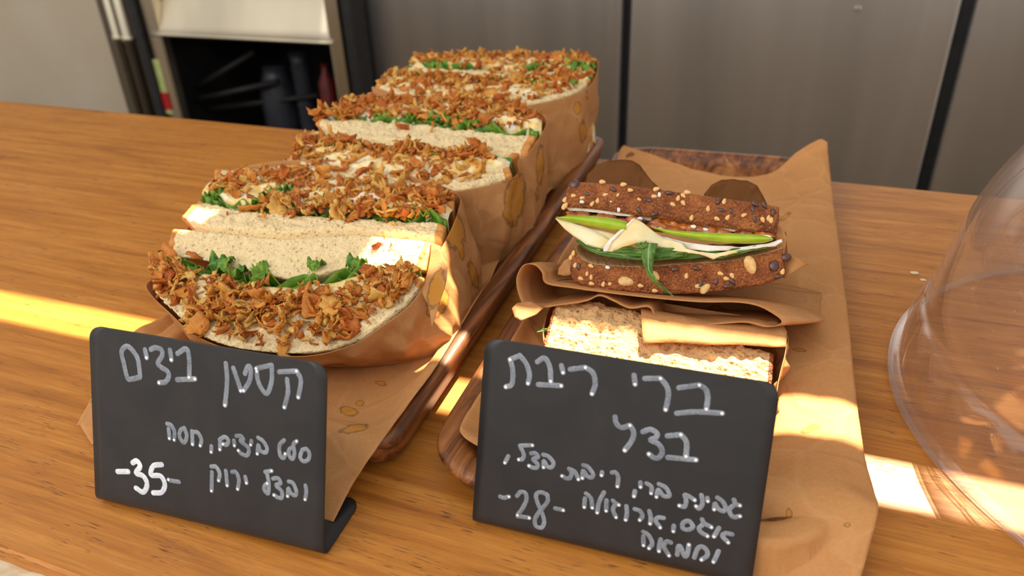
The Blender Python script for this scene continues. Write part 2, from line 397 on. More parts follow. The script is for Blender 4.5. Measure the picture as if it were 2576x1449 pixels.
# dent dot on middle door
c_ = uny(2158, 22, YW); bm = bmesh.new(); bmesh.ops.create_cone(bm, cap_ends=True, segments=24, radius1=.006, radius2=.004, depth=.003, matrix=Matrix.Translation(Vector((c_[0], YW-.001, c_[2]))) @ Matrix.Rotation(math.pi/2, 4, 'X'))
bmobj('lock_button', bm, MT['steel'], fr_)

# glass washer / oven
YO = YW-.06
def X_(px, py): return uny(px, py, YO)[0]
def Z_(px, py): return uny(px, py, YO)[2]
xl, xi, xj, xk = X_(392, 200), X_(432, 200), X_(842, 200), X_(878, 200)
zt = Z_(620, 102); x0b = X_(345, 60); x1b = X_(910, 120)
ov = thing('glass_washer', 'stainless steel glass washer with raised hood and dark open chamber at back left', 'appliance', ((xl+xk)/2, YW+.2, -.9))
box('post', xl+.012, xi, YO, YO+.03, -.9, 1.0, MT['steel2'], ov, bev=.004)
box('post', xj, xk-.004, YO, YO+.03, -.9, 1.0, MT['steel2'], ov, bev=.004)
# hood with a curved face and a turned lip
V = []; prof = [(.0, zt), (-.010, zt+.001), (-.012, zt+.006), (-.006, zt+.009), (.004, zt+.03), (.016, zt+.06), (.034, zt+.10), (.058, zt+.15), (.09, zt+.22), (.14, zt+.32), (.19, zt+.42)]
xs = np.linspace(xi-.028, xj+.012, 14)
for x in xs:
    for dy, z in prof: V.append((x, YO+.004+dy, z))
h_ = mobj('hood', V, gridfaces(len(xs), len(prof)), MT['hood'], ov); modif(h_, 'SOLIDIFY', thickness=.004)
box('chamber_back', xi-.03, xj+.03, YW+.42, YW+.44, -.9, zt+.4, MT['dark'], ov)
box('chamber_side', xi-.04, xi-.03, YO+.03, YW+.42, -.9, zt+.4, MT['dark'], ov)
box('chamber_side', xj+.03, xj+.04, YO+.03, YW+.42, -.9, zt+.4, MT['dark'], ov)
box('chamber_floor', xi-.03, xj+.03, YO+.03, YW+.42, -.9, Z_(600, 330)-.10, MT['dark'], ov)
for px_, w_ in ((372, .026), (893, .022)):
    box('door_seal', X_(px_, 140)-w_/2, X_(px_, 140)+w_/2, YO-.012, YO+.05, -.9, 1.0, MT['rubber'], ov, bev=.003)
s3 = box('reflection_strip', X_(397, 200)-.004, X_(409, 200)+.004, YO-.002, YO+.004, Z_(410, 285), Z_(395, 150), MT['green'], ov, bev=.001)  # coloured strips stand in for a bright reflection in the steel
s4 = box('reflection_strip', X_(412, 240)-.006, X_(424, 240), YO-.004, YO+.004, Z_(418, 275), Z_(413, 232), MT['red'], ov, bev=.001); s4['label'] = 'red end of the strip imitating a coloured reflection'
s3['label'] = 'pale green strip imitating a reflection beside the steel post'
# things standing inside the chamber
def lathe(prof, seg=28, c=(0, 0, 0)):
    V = []
    for r, z in prof:
        for k in range(seg):
            a = 2*math.pi*k/seg; V.append((c[0]+r*math.cos(a), c[1]+r*math.sin(a), c[2]+z))
    n = len(prof); Fc = []
    for i in range(n-1):
        for k in range(seg): Fc.append((i*seg+k, i*seg+(k+1) % seg, (i+1)*seg+(k+1) % seg, (i+1)*seg+k))
    Fc.append(tuple(range(seg))); Fc.append(tuple(range((n-1)*seg, n*seg)))
    return V, Fc
zf = Z_(600, 330)-.10
def inside(name, px, py, h, prof, mat, label, cat):
    c = uny(px, py, YW+.12); V, Fc = lathe(prof, 24, (c[0], YW+.12, zf)); return props(mobj(name, V, Fc, mat, loc=(c[0], YW+.12, zf)), label, cat)
ztop = uny(700, 165, YW+.12)[2]-zf
inside('jug', 695, 200, 0, [(.045, 0), (.05, .02), (.05, ztop*.75), (.035, ztop*.9), (.03, ztop)], MT['blue'], 'blue-grey rounded jug inside the dark washer chamber', 'jug')
ztop = uny(765, 130, YW+.12)[2]-zf
inside('ribbed_cup_stack', 762, 200, 0, [(.024, 0)]+[(.024+.003*(k % 2), .02+k*.012) for k in range(int((ztop-.03)/.012))]+[(.03, ztop)], MT['blue'], 'tall ribbed stack of cups inside the dark chamber near its right side', 'cups')
ztop = uny(818, 160, YW+.12)[2]-zf
inside('bottle', 822, 200, 0, [(.022, 0), (.024, .02), (.024, ztop*.8), (.01, ztop*.92), (.01, ztop)], MT['dred'], 'small red bottle at the right edge inside the dark chamber', 'bottle')
for k, (pa, pb) in enumerate((((440, 262), (700, 205)), ((470, 235), (640, 130)), ((520, 275), (800, 240)))):
    a, b = uny(*pa, YW+.02+.02*k), uny(*pb, YW+.06+.02*k); D = Vector(b-a)
    bm = bmesh.new(); bmesh.ops.create_cone(bm, cap_ends=True, segments=12, radius1=.008, radius2=.008, depth=D.length, matrix=Matrix.Translation(Vector((a+b)/2)) @ D.to_track_quat('Z', 'Y').to_matrix().to_4x4())
    bmobj('wash_arm', bm, MT['dark'], ov, smooth=True)
# chrome pipes on the wall left of the washer
for px_, rr, lb in ((300, .012, 'thin chrome pipe standing left of the washer, farther from its black edge'), (326, .014, 'chrome pipe standing against the black left edge of the washer')):
    p = uny(px_, 100, YO-.0); V, Fc = lathe([(rr, -.9), (rr, -.15), (rr*1.25, -.148), (rr*1.25, -.135), (rr, -.133), (rr, .2), (rr, .9)], 20, (p[0], YO-.0, 0))
    props(mobj('pipe', V, Fc, MT['hood'], loc=(p[0], YO, -.9)), lb, 'pipe', 'chrome pipes by the washer')

# ------------------------------------------------------------------ trays
TRAYS = []
def tray(name, cx, cy, Wd, L, yaw, label, r0=.029, H=.0195, inset=(-.040, -.018, -.006)):
    TRAYS.append((cx, cy, Wd, L, yaw, r0, H))
    def loop(w, l, r, z, n=14):
        pts = []
        for (sx_, sy_, a0) in ((1, 1, 0), (-1, 1, 90), (-1, -1, 180), (1, -1, 270)):
            for k in range(n):
                a = math.radians(a0+90*k/(n-1)); pts.append((sx_*(w/2-r)+r*math.cos(a), sy_*(l/2-r)+r*math.sin(a), z))
        # subdivide the straight runs so the grain and wear stay even
        return pts
    rings = [(o_, max(.004, r0+o_*.4), z_*H/.0195 if z_ > .009 else z_) for o_, z_ in ((inset[0], 0), (inset[1], .0015), (inset[2], .005), (-.002, .010), (0, .016), (-.0008, .0185), (-.003, .0195), (-.008, .0192), (-.0105, .0178), (-.013, .0130), (-.019, .0085), (-.026, .0072))]
    V = []
    cyaw, syaw = math.cos(yaw), math.sin(yaw)
    n = 56
    for off, r, z in rings:
        for p in loop(Wd+2*off, L+2*off, r, z):
            V.append((cx+p[0]*cyaw-p[1]*syaw, cy+p[0]*syaw+p[1]*cyaw, z))
    Fc = []
    for i in range(len(rings)-1):
        for k in range(n): Fc.append((i*n+k, i*n+(k+1) % n, (i+1)*n+(k+1) % n, (i+1)*n+k))
    Fc.append(tuple(range(n))); Fc.append(tuple(range((len(rings)-1)*n, len(rings)*n)))
    return props(mobj(name, V, Fc, MT['tray'], loc=(cx, cy, 0)), label, 'tray')
tray('wooden_tray', -.2235, .3935, .154, .401, math.radians(2.6), 'long dark wooden tray with raised rim under the three egg sandwich packs', .015, .0195, (-.012, -.006, -.003))
tray('wooden_tray', -.0560, .394, .158, .397, math.radians(2.6), 'long dark wooden tray with raised rim under the seeded brown bread sandwich', .030, .0165)
def tray_top(x, y):
    best = 0
    for cx, cy, Wd, L, yaw, r0, H in TRAYS:
        dx, dy = x-cx, y-cy; lx = dx*math.cos(yaw)+dy*math.sin(yaw); ly = -dx*math.sin(yaw)+dy*math.cos(yaw)
        qx, qy = abs(lx)-(Wd/2-r0), abs(ly)-(L/2-r0)
        d = math.hypot(max(qx, 0), max(qy, 0))+min(max(qx, qy), 0)-r0
        if d > .0015: continue
        z = np.interp(d, [-.026, -.019, -.013, -.0105, -.008, -.003, -.0008, .0015], [.0072, .0085, .013*H/.0195, .0178*H/.0195, .0192*H/.0195, H, H, H*.8])
        best = max(best, z)
    return best

# tray liners: sheets of brown paper
def sheet(name, rows, nu, nv, mat, label, amp=.0012, stains=(), parent=None, thick=.00035, seed=0, cat='paper', trayfit=True):
    R = [resample(r, nv) for r in rows]; R = np.array(R)
    G = np.stack([catmull(R[:, j], nu) for j in range(nv)], 1)
    V = G.reshape(-1, 3).copy()
    for k, p in enumerate(V):
        V[k, 2] += amp*abs(fr(p, 28, seed, 4))+amp*.4*nz(p, 120, seed)
    if trayfit:
        for k, p in enumerate(V):
            zt_ = tray_top(p[0], p[1])
            if zt_: V[k, 2] = max(p[2], zt_+.0009)
    V[:, 2] = np.maximum(V[:, 2], .0008)
    st = stain_attr(V, stains)
    if parent is None: o = props(mobj(name, V, gridfaces(nu, nv), mat, loc=V.mean(0)*[1, 1, 0], attr={'stain': st}), label, cat)
    else: o = mobj(name, V, gridfaces(nu, nv), mat, parent, attr={'stain': st})
    modif(o, 'SOLIDIFY', thickness=thick, offset=1)
    return o
def stain_attr(V, stains):
    P = prj(V); a = np.zeros(len(V))
    for (x, y, rx, ry, rot, z) in stains:
        c, s = math.cos(math.radians(rot)), math.sin(math.radians(rot)); dx, dy = P[:, 0]-x, P[:, 1]-y
        d = np.sqrt(((dx*c+dy*s)/rx)**2+((-dx*s+dy*c)/ry)**2); a = np.maximum(a, np.clip(1.0-.5*d, 0, 1)*(z))
    return a
U = un
fl = .0092
rows = [
 [U(232, 1120, .001), (-.27, .190, .001), (-.22, .178, .001), (-.185, .170, .001), U(838, 1315, .0012)],
 [U(205, 1075, .003), (-.28, .200, .010), (-.235, .192, .013), (-.185, .186, .014), U(885, 1222, .010)],
 [U(205, 1050, .005), (-.295, .212, .019), (-.235, .203, .0215), (-.175, .200, .0215), U(945, 1130, .0215)],
 [(-.304, .225, .021), (-.275, .220, .017), (-.22, .214, .013), (-.17, .210, .014), U(1010, 1040, .0220)],
 [(-.302, .25, .021), (-.28, .25, fl), (-.22, .245, fl), (-.17, .240, fl), U(1095, 925, .0205)],
 [(-.304, .32, .021), (-.29, .32, fl), (-.23, .32, fl), (-.17, .31, fl), U(1205, 775, .012)],
 [(-.306, .42, .021), (-.29, .42, fl), (-.24, .42, fl), (-.19, .41, fl), (-.166, .40, .012)],
 [(-.308, .57, .021), (-.29, .57, fl), (-.25, .57, fl), (-.20, .57, fl), (-.170, .56, .012)]]
sheet('tray_liner', rows, 180, 110, MT['liner'], 'brown paper liner of the left tray, its corner hanging over behind the egg sandwich sign', .0009,
      [(878, 1035, 20, 10, 10, 1.1), (890, 1078, 34, 10, -10, .92), (905, 1015, 10, 7, 0, 1), (960, 965, 16, 6, 20, .9)], seed=3)
def yedge(y):   # outer edge of the right-hand liner
    return np.interp(y, [.205, .222, .278, .40, .50, .592], [.0400, .0430, .0375, .031, .0235, .018])
def lrow(y, zl=.0215, dz=0, xl=None):
    c = math.tan(math.radians(2.6)); x0 = -.0560-(y-.392)*c
    L = x0-.070; Rr = x0+.068; e = yedge(y)
    return [(L if xl is None else xl, y, zl-.004), (L+.012, y, fl), ((L+Rr)/2-.02, y+.003, fl), ((L+Rr)/2+.022, y, fl+.001), (Rr-.022, y, .0125), (Rr-.008, y, .0165), (max(e-.008, Rr+.003), y, .0178+dz), (e, y, .0165+dz)]
rows = [
 [(-.085, .206, .0155), (-.06, .205, .0010), (-.03, .203, .001), (0.0, .196, .001), (.018, .197, .001), (.026, .197, .001), (.034, .197, .001), (.0385, .197, .001)],
 [(-.098, .207, .0195), (-.07, .208, .013), (-.04, .209, .012), (-.01, .210, .012), (.012, .211, .012), (.024, .211, .012), (.034, .211, .012), (.0412, .211, .011)],
 [(-.112, .211, .0205), (-.085, .211, .0212), (-.04, .213, .0215), (-.01, .217, .0215), (.012, .220, .0218), (.024, .222, .0218), (.034, .223, .0218), (.0432, .224, .0200)],
 [(-.117, .222, .0195), (-.10, .226, .013), (-.05, .230, .010), (-.01, .234, .012), (.005, .236, .0185), (.015, .236, .0212), (.030, .236, .0215), (.0425, .236, .0175)],
 lrow(.26, .0195), lrow(.30), lrow(.36), lrow(.44), lrow(.50), lrow(.53),
 [(-.138, .568, .018), (-.12, .564, .012), (-.08, .550, .0100), (-.045, .543, .0105), (-.02, .549, .0135), (-.005, .564, .020), (.010, .574, .027), (.0165, .575, .026)],
 [(-.137, .577, .0190), (-.12, .572, .0170), (-.08, .559, .0120), (-.045, .551, .0115), (-.02, .558, .0150), (-.006, .573, .026), (.008, .584, .0345), (.0145, .583, .033)]]
sheet('tray_liner', rows, 200, 120, MT['liner'], 'wide brown paper liner of the right tray, folding down at its front', .0011,
      [(2040, 1078, 26, 9, -15, .93), (1985, 1290, 8, 14, 0, .8), (2130, 1320, 12, 10, 0, .72), (2010, 880, 30, 6, 10, .75), (1975, 545, 22, 6, -35, .75), (1830, 480, 26, 9, 5, .72)], seed=9)

# ------------------------------------------------------------------ bread and sandwiches
def slab(name, A, B, down, mat_face, mat_side, parent, nu=120, nt=18, nd=8, amp=.0011, inset=.0, crust_ends=.03, seed=0, mids=None, pore=.0010, ps=330, face_bulge=0.0, edge=None, zmin=.0112, rag=.0009, taper=(0, 0)):
    """A slice: cut face between edge lines A and B, body running back along `down`."""
    A = resample(A, nu); B = resample(B, nu); V = []; fm = []
    down = np.array(down, float); dl = np.linalg.norm(down); dn = down/dl
    per = nt+nd*2; tdir = nrm(A[-1]-A[0])
    for i in range(nu):
        a, b = A[i], B[i]; u = i/(nu-1)
        endr = min(u, 1-u); rr = .0016
        ring = []
        for j in range(nt):
            t = j/(nt-1); p = a+(b-a)*t
            q = min(t, 1-t)*np.linalg.norm(b-a)
            lip = -rr*(1-min(q/rr, 1))**2*.6 - rr*(1-min(endr*np.linalg.norm(A[-1]-A[0])/rr, 1))**2*.6
            h = amp*fr(p, 160, seed, 3)*1.2+lip+face_bulge*4*t*(1-t)+rag*max(0, 1-q/.0025)*nz(p, 900, seed)
            w = worley(p, ps); h -= pore*max(0, .42-w)*2.2
            w2 = worley(p, ps*2.6); h -= pore*.5*max(0, .4-w2)*2
            ring.append(p-dn*h)
        for j in range(1, nd+1):
            t = j/nd; p = b+down*t+(a-b)*inset*t+tdir*t*(taper[0]*(1-u)**1.5-taper[1]*u**1.5); ring.append(p+dn*0+nrm(b-a)*(.0006*fr(p, 120, seed, 3)))
        for j in range(nd, 0, -1):
            t = j/nd; p = a+down*t+(b-a)*inset*t+tdir*t*(taper[0]*(1-u)**1.5-taper[1]*u**1.5); ring.append(p-nrm(b-a)*(.0006*fr(p, 120, seed+5, 3)))
        V += ring
    V = [np.array([p[0], p[1], max(p[2], zmin)]) for p in V]
    n = per; Fc = []; 
    for i in range(nu-1):
        for j in range(n):
            Fc.append((i*n+j, (i+1)*n+j, (i+1)*n+(j+1) % n, i*n+(j+1) % n))
            u = (i+.5)/(nu-1); top = j < nt-1
            if edge == 'crustface': fm.append(0 if top else 1)
            else: fm.append(1 if (u < crust_ends or u > 1-crust_ends) else 0)
    Fc.append(tuple(range(n))); Fc.append(tuple(range((nu-1)*n, nu*n))); fm += [1, 1] if edge != 'crustface' else [0, 0]
    return mobj(name, V, Fc, [mat_face, mat_side], parent, fm=fm)

def make_flakes():
    out = []
    for k in range(18):
        r = random.Random(100+k); nu, nv = 8, 4; V = []
        L = r.uniform(.0060, .0130); Wd = r.uniform(.0020, .0050); curl = r.choice([-1, 1])*r.uniform(.3, 2.6); tw = r.uniform(-1.6, 1.6); side = r.uniform(-.35, .35)
        if k % 6 == 3: L, Wd, curl = r.uniform(.007, .010), r.uniform(.006, .009), r.uniform(.6, 1.3)
        hook = r.uniform(-1, 1)*.0016
        for i in range(nu):
            t = i/(nu-1)-.5; wv = Wd*(1-1.2*abs(t)**1.6)*r.uniform(.6, 1.3)
            th = curl*t; x = L*math.sin(th)/curl; z = L*(1-math.cos(th))/curl
            for j in range(nv):
                s_ = (j-(nv-1)/2)/((nv-1)/2); a = tw*t
                q = Vector((x*170+k*5, s_*1.4, z*170)); w = noise.noise(q)*.0011; w2 = noise.noise(q*2.3)*.0006
                V.append((x+r.uniform(-.0004, .0004), s_*wv/2*math.cos(a)+r.uniform(-.0003, .0003)+side*L*t*t*2+hook*t, z+s_*wv/2*math.sin(a)+(s_*s_)*.0009+w+w2))
        V = np.array(V); F = gridfaces(nu, nv); m = len(V)
        th = np.array([[0, 0, -r.uniform(.0004, .0013)] for _ in range(m)]); V2 = V+th; F2 = [tuple(reversed([a+m for a in f])) for f in F]
        bord = [(i*nv) for i in range(nu)]+[(nu-1)*nv+j for j in range(1, nv)]+[i*nv+nv-1 for i in range(nu-2, -1, -1)]+[j for j in range(nv-2, 0, -1)]
        S = [(bord[q], bord[(q+1) % len(bord)], bord[(q+1) % len(bord)]+m, bord[q]+m) for q in range(len(bord))]
        me = bpy.data.meshes.new('onion_flake'); me.from_pydata(np.vstack([V, V2]).tolist(), [], F+F2+S); me.materials.append(MT['onion'])
        me.polygons.foreach_set('use_smooth', [True]*len(me.polygons)); me.update(); out.append(me)
        bm = bmesh.new(); bm.from_mesh(me); bmesh.ops.recalc_face_normals(bm, faces=bm.faces); bm.to_mesh(me); bm.free()
    return out
FLK = make_flakes()
def merge_instances(items):
    Vs, Fs, o = [], [], 0
    for me, M in items:
        co = np.empty(len(me.vertices)*3); me.vertices.foreach_get('co', co); co = co.reshape(-1, 3)
        R = np.array(M.to_3x3()); t = np.array(M.translation); Vs.append(co@R.T+t)
        Fs += [[v+o for v in p.vertices] for p in me.polygons]; o += len(co)
    return np.vstack(Vs), Fs

def half(label, curves, plane, down, regions, n_fl, n_st, seed, lettuce_bits, egg_z=.002, taper=(.034, .002), group='egg sandwich halves in brown paper'):
    """curves: five px polylines c0..c4 front to back on the cut plane (bread|egg|leaf|bread in stack order)"""
    p0, n = plane; order = curves['order']
    C3 = [np.array([onp(x, y, p0, n) for x, y in c]) for c in curves['c']]
    # the loaf edges wander a little
    Cn = [resample(c, 120) for c in C3]
    mid = Cn[2][60]; base = mid+np.array(down)
    t = thing('egg_sandwich_half', label, 'sandwich', (mid[0], mid[1], .0095), group)
    up = np.array(n, float)
    for k, kind in enumerate(order):
        A, B = Cn[k], Cn[k+1]
        if kind == 'bread': slab('bread_slice', A, B, down, MT['crumb'], MT['crust'], t, seed=seed+k, nu=210, nt=24, pore=.0015, taper=taper)
        if kind == 'egg':
            N1, N2 = 130, 18; V = []
            for i in range(N1):
                for j in range(N2):
                    s = j/(N2-1); p = A[i*119//(N1-1)]*(1-s)+B[i*119//(N1-1)]*s
                    e = min(s, 1-s)*2; h = egg_z*(.3+e**.5)+.0022*fr(p, 110, seed, 3)
                    ed = min(i, N1-1-i)
                    if ed < 3: h -= (3-ed)*.001
                    V.append(p+up*h)
            m = len(V); td = nrm(A[-1]-A[0]); bot = [np.array(v)+np.array(down)*.85+td*.85*(taper[0]*(1-(q//N2)/(N1-1))**1.5) for q, v in enumerate(V)]
            F = gridfaces(N1, N2); V2 = V+[bot[i*N2+j] for i in range(N1) for j in (0, N2-1)]
            for i in range(N1-1):
                F.append((i*N2, (i+1)*N2, m+(i+1)*2, m+i*2)); F.append((i*N2+N2-1, (i+1)*N2+N2-1, m+(i+1)*2+1, m+i*2+1))
            mobj('egg_filling', V2, F, MT['egg'], t)
        if kind == 'leaf':
            N1, N2 = 220, 5; rs = random.Random(seed)
            for lay in range(2):
                V = []; rib = []
                for i in range(N1):
                    u = i/(N1-1); q = u*119; a = int(min(q, 118)); w = q-a
                    pa = A[a]*(1-w)+A[a+1]*w; pb = B[a]*(1-w)+B[a+1]*w
                    vis = max(0, min(1, 2.2*(nz((u*8+lay*3, seed, 0), 1.0)+.12)))
                    c = .5+.42*math.sin(u*55+lay*1.7+3*nz((u*6, lay, seed), 1))
                    p = pa*(1-c)+pb*c
                    for j in range(N2):
                        g = j/(N2-1); hgt = -.013+g*(.0115+.0060*vis+.0012*nz((u*30, lay, 2), 1)); lean = g*g*.0018*math.sin(u*34+lay)
                        V.append(p+up*hgt+nrm(pb-pa)*lean); rib.append(max(0, .5*(1-g)+.55*max(0, nz((u*14, seed, lay), 1))))
                o = mobj('lettuce_leaf', V, gridfaces(N1, N2), MT['lettuce'], t, attr={'rib': rib}); modif(o, 'SOLIDIFY', thickness=.0004)
    # loose leaf pieces that stick out between the onions
    for (x, y, s, a) in lettuce_bits:
        p = onp(x, y, p0, n)+up*.002; V = []; rib = []
        for i in range(17):
            for j in range(13):
                uu, vv = i/16-.5, j/12-.5; w = (1-1.2*abs(uu)**2)*(1+.25*nz((uu*9, 0, x), 1))
                q = np.array([uu*s*math.cos(a)-vv*s*.7*w*math.sin(a), uu*s*math.sin(a)+vv*s*.7*w*math.cos(a), s*.45*math.sin(vv*4+uu*3+x)*.4+s*.2*abs(uu)+s*.34*abs(vv)*2*math.sin(uu*16+x)*.6+.0022*nz((uu*6, vv*6, x), 1)])
                V.append(p+q); rib.append(max(0, .8-abs(vv)*5)*.6)
        o = mobj('lettuce_leaf', V, gridfaces(17, 13), MT['lettuce'], t, attr={'rib': rib}); modif(o, 'SOLIDIFY', thickness=.0004)
    # fried onions
    rs = random.Random(seed); st = []; org = wloc(t); cnt = 0; total = n_fl+n_st; heap = {}
    wsum = sum(r[4] for r in regions)
    for k in range(total):
        q = rs.random()*wsum
        for (u0, u1, v0, v1, w) in regions:
            q -= w
            if q <= 0: break
        u = rs.uniform(u0, u1)*119; v = rs.uniform(v0, v1) if rs.random() < .5 else rs.triangular(v0, v1)
        a = int(min(u, 118)); c = int(min(v, 3.999)); fv = v-c
        p = (Cn[c][a]*(1-fv)+Cn[c+1][a]*fv)
        cell = (int(p[0]/.006), int(p[1]/.006)); lvl = heap.get(cell, 0); heap[cell] = lvl+1
        small = k >= n_fl
        z = .0022+min(lvl, 7)*(.00085 if not small else .0005)+rs.uniform(-.0005, .001)
        if kind_at(order, v) == 'bread': z = .0012+min(lvl, 7)*.0007
        s = rs.uniform(.85, 1.45) if not small else rs.uniform(.35, .65)
        R = Euler((rs.gauss(0, .55), rs.gauss(0, .55), rs.uniform(0, 6.28))).to_matrix()
        if rs.random() < .15: R = Euler((rs.gauss(1.2, .4), rs.gauss(0, .5), rs.uniform(0, 6.28))).to_matrix()
        T = Vector(up).to_track_quat('Z', 'Y').to_matrix() if False else Matrix.Identity(3)
        pos = p+up*z
        M = Matrix.Translation(Vector(pos)) @ (R*s).to_4x4()
        me = FLK[rs.randrange(len(FLK))]
        if small: st.append((me, M)); continue
        o = bpy.data.objects.new('onion_flake', me); COL.objects.link(o); o.parent = t
        o.matrix_local = Matrix.Translation(Vector(-org)) @ M
    V, F = merge_instances(st); o = mobj('onion_crumbs', V, F, MT['onion'], t); o['kind'] = 'stuff'
    return t
def kind_at(order, v): return order[min(int(v), 3)]

def wrapper(name, rim, base, label, mid=.004, stains=(), seed=0, N=420, K=56, amp=.0008, group=None, zb=.0095):
    rim = catmull(rim, N, True); base = catmull([(b[0], b[1], zb) for b in base], N, True)
    cen = base.mean(0); V = []
    for k in range(K):
        t = k/(K-1)
        for i in range(N):
            p = rim[i]*(1-t)+base[i]*t; o = base[i]-cen; o[2] = 0; o = o/np.linalg.norm(o)
            b = mid*4*t*(1-t)*(1+.6*nz((i*.06, t*2, seed), 1))
            cr_ = amp*(abs(fr(p, 34, seed, 3))*1.6+.5*nz(p, 110, seed))*min(1, t*6+.15)*(1 if t < .97 else 0)
            # long folds running down the sides
            fo = (.0030*(abs(((i/N*13+t*.9*math.sin(i/N*19+seed)+.35*nz((i*.02, t, seed), 1)) % 1)-.5)*2-.5)+.0012*(abs(((i/N*29-t*1.3+.2*nz((i*.05, t, seed+3), 1)) % 1)-.5)*2-.5))*min(1, 5*t*(1-t))*min(1, t*4)
            V.append(p+o*(b-cr_+fo))
    V = np.array(V); F = gridfaces(K, N, False, True)
    V = np.vstack([V, [cen]]); c = len(V)-1
    F += [((K-1)*N+i, (K-1)*N+(i+1) % N, c) for i in range(N)]
    V[:, 2] = np.maximum(V[:, 2], .0088)
    o = props(mobj(name, V, F, MT['kraft'], loc=(cen[0], cen[1], zb), attr={'stain': stain_attr(V, stains)}), label, 'paper wrapper', group)
    modif(o, 'SOLIDIFY', thickness=.0003, offset=-1)
    return o

Z = np.array([0., 0, 1])
# --- front pack
PB = (un(760, 560, .0570), nrm([0, -.07, 1]))                                   # back half: level cut face
nF = nrm([0.03, -.34, 1]); PF = (un(760, 602, .0572), nF)       # front half leans towards the viewer
fc = dict(order=['bread', 'egg', 'leaf', 'bread'], c=[
 [(376, 722), (432, 782), (500, 842), (600, 876), (760, 888), (880, 862), (960, 810), (1022, 760), (1062, 705)],
 [(392, 697), (452, 742), (530, 778), (640, 805), (760, 812), (860, 795), (940, 752), (1000, 722), (1050, 694)],
 [(402, 664), (470, 682), (560, 706), (660, 722), (760, 722), (860, 706), (950, 694), (1000, 692), (1055, 688)],
 [(415, 645), (500, 652), (590, 675), (690, 697), (760, 700), (850, 678), (930, 678), (990, 684), (1064, 680)],
 [(430, 574), (500, 580), (600, 590), (700, 601), (800, 594), (880, 590), (980, 598), (1040, 603), (1087, 610)]])
half('front half of the nearest egg sandwich, leaning forward over its paper, sunlit at one end', fc, PF, (.006, .030, -.022),
     [(.03, .98, 1.0, 2.0, 10), (.05, .95, .45, 1.1, 4.2), (.25, .75, .1, .6, 1.2), (.0, .12, 1.0, 2.6, .6), (.80, .9, 3.3, 4.0, .12), (.1, .7, 2.7, 3.3, .12)], 215, 240, 11,
     [(560, 670, .013, .3), (600, 690, .010, 1.2), (660, 690, .011, 2.0), (800, 672, .009, .4), (900, 668, .010, .2), (1040, 690, .007, .6), (500, 690, .008, 0)])
bc = dict(order=['bread', 'leaf', 'egg', 'bread'], c=[
 [(455, 545), (520, 562), (620, 573), (720, 580), (860, 574), (1000, 580), (1112, 597)],
 [(500, 500), (560, 517), (640, 532), (760, 540), (880, 548), (1000, 555), (1122, 560)],
 [(508, 485), (570, 503), (640, 512), (760, 520), (880, 530), (1000, 540), (1126, 545)],
 [(536, 452), (600, 450), (720, 447), (850, 455), (960, 474), (1060, 495), (1140, 520)],
 [(540, 425), (620, 424), (740, 414), (860, 418), (960, 437), (1060, 462), (1143, 488)]])
half('back half of the nearest egg sandwich, with green lettuce under its onions at the left', bc, PB, (.004, -.006, -.046),
     [(.05, .98, 2.0, 3.2, 10), (.3, .95, 1.2, 2.1, 4.5), (.1, .98, 3.0, 3.9, 2.2), (.1, .95, .5, 1.3, .8)], 215, 240, 23,
     [(545, 497, .011, .5), (690, 500, .014, .3), (720, 487, .011, 1.4), (1030, 540, .009, 0), (650, 515, .009, 2), (1065, 548, .008, .3)])
def R3(px, py, z): return un(px, py, z)
def RF(px, py): return onp(px, py, PF[0], PF[1])
LOW = np.array([-.0012, 0, -.011])
rim1 = [RF(366, 722), RF(428, 790), RF(500, 850), RF(600, 884), RF(760, 897), RF(880, 871), RF(965, 819), RF(1030, 768), RF(1072, 708), RF(1100, 645),
        R3(1124, 600, .0565), R3(1150, 540, .058), R3(1152, 487, .060), R3(1062, 452, .0625), R3(962, 424, .0625), R3(860, 403, .0625), R3(740, 403, .062), R3(640, 414, .060), R3(533, 424, .058)+LOW*.6,
        R3(478, 500, .058)+LOW, R3(454, 548, .057)+LOW, RF(430, 577)+LOW, RF(402, 650)+LOW*.8]
bas1 = [(-.288, .262), (-.285, .252), (-.27, .248), (-.25, .247), (-.215, .2465), (-.19, .252), (-.17, .262), (-.156, .270), (-.1505, .279), (-.1505, .29),
        (-.153, .305), (-.157, .322), (-.163, .345), (-.18, .350), (-.2, .352), (-.22, .352), (-.245, .352), (-.265, .350), (-.288, .345), (-.292, .32), (-.292, .305), (-.292, .30), (-.290, .28)]
GW = 'brown paper sandwich wrappers in the left tray'
w1 = wrapper('sandwich_wrapper', rim1, bas1, 'brown paper wrapper round the nearest egg sandwich, with a folded ear at its corner', .0035,
        [(1140, 575, 26, 48, -15, 1.0), (1160, 470+160, 8, 26, -10, .85), (1190, 690, 12, 40, -15, .8), (1100, 760, 24, 38, 20, 1.0)], 2, group=GW)
# folded ear of the first wrapper
V = []
P_ = [[(1085, 612), (1082, 650), (1072, 700), (1062, 738)], [(1108, 618), (1106, 665), (1096, 715), (1082, 762)], [(1130, 652), (1126, 690), (1112, 735), (1092, 800)]]
offs = [.000, .005, .009]
for r_, of in zip(P_, offs):
    V.append([np.array(RF(x, y))+np.array([of*.4, -of, of*.1]) for x, y in r_])
sheet('folded_ear', V, 24, 24, MT['kraft'], None, .0005, [(1100, 730, 18, 44, 15, 1.05)], parent=w1, seed=5, trayfit=False)

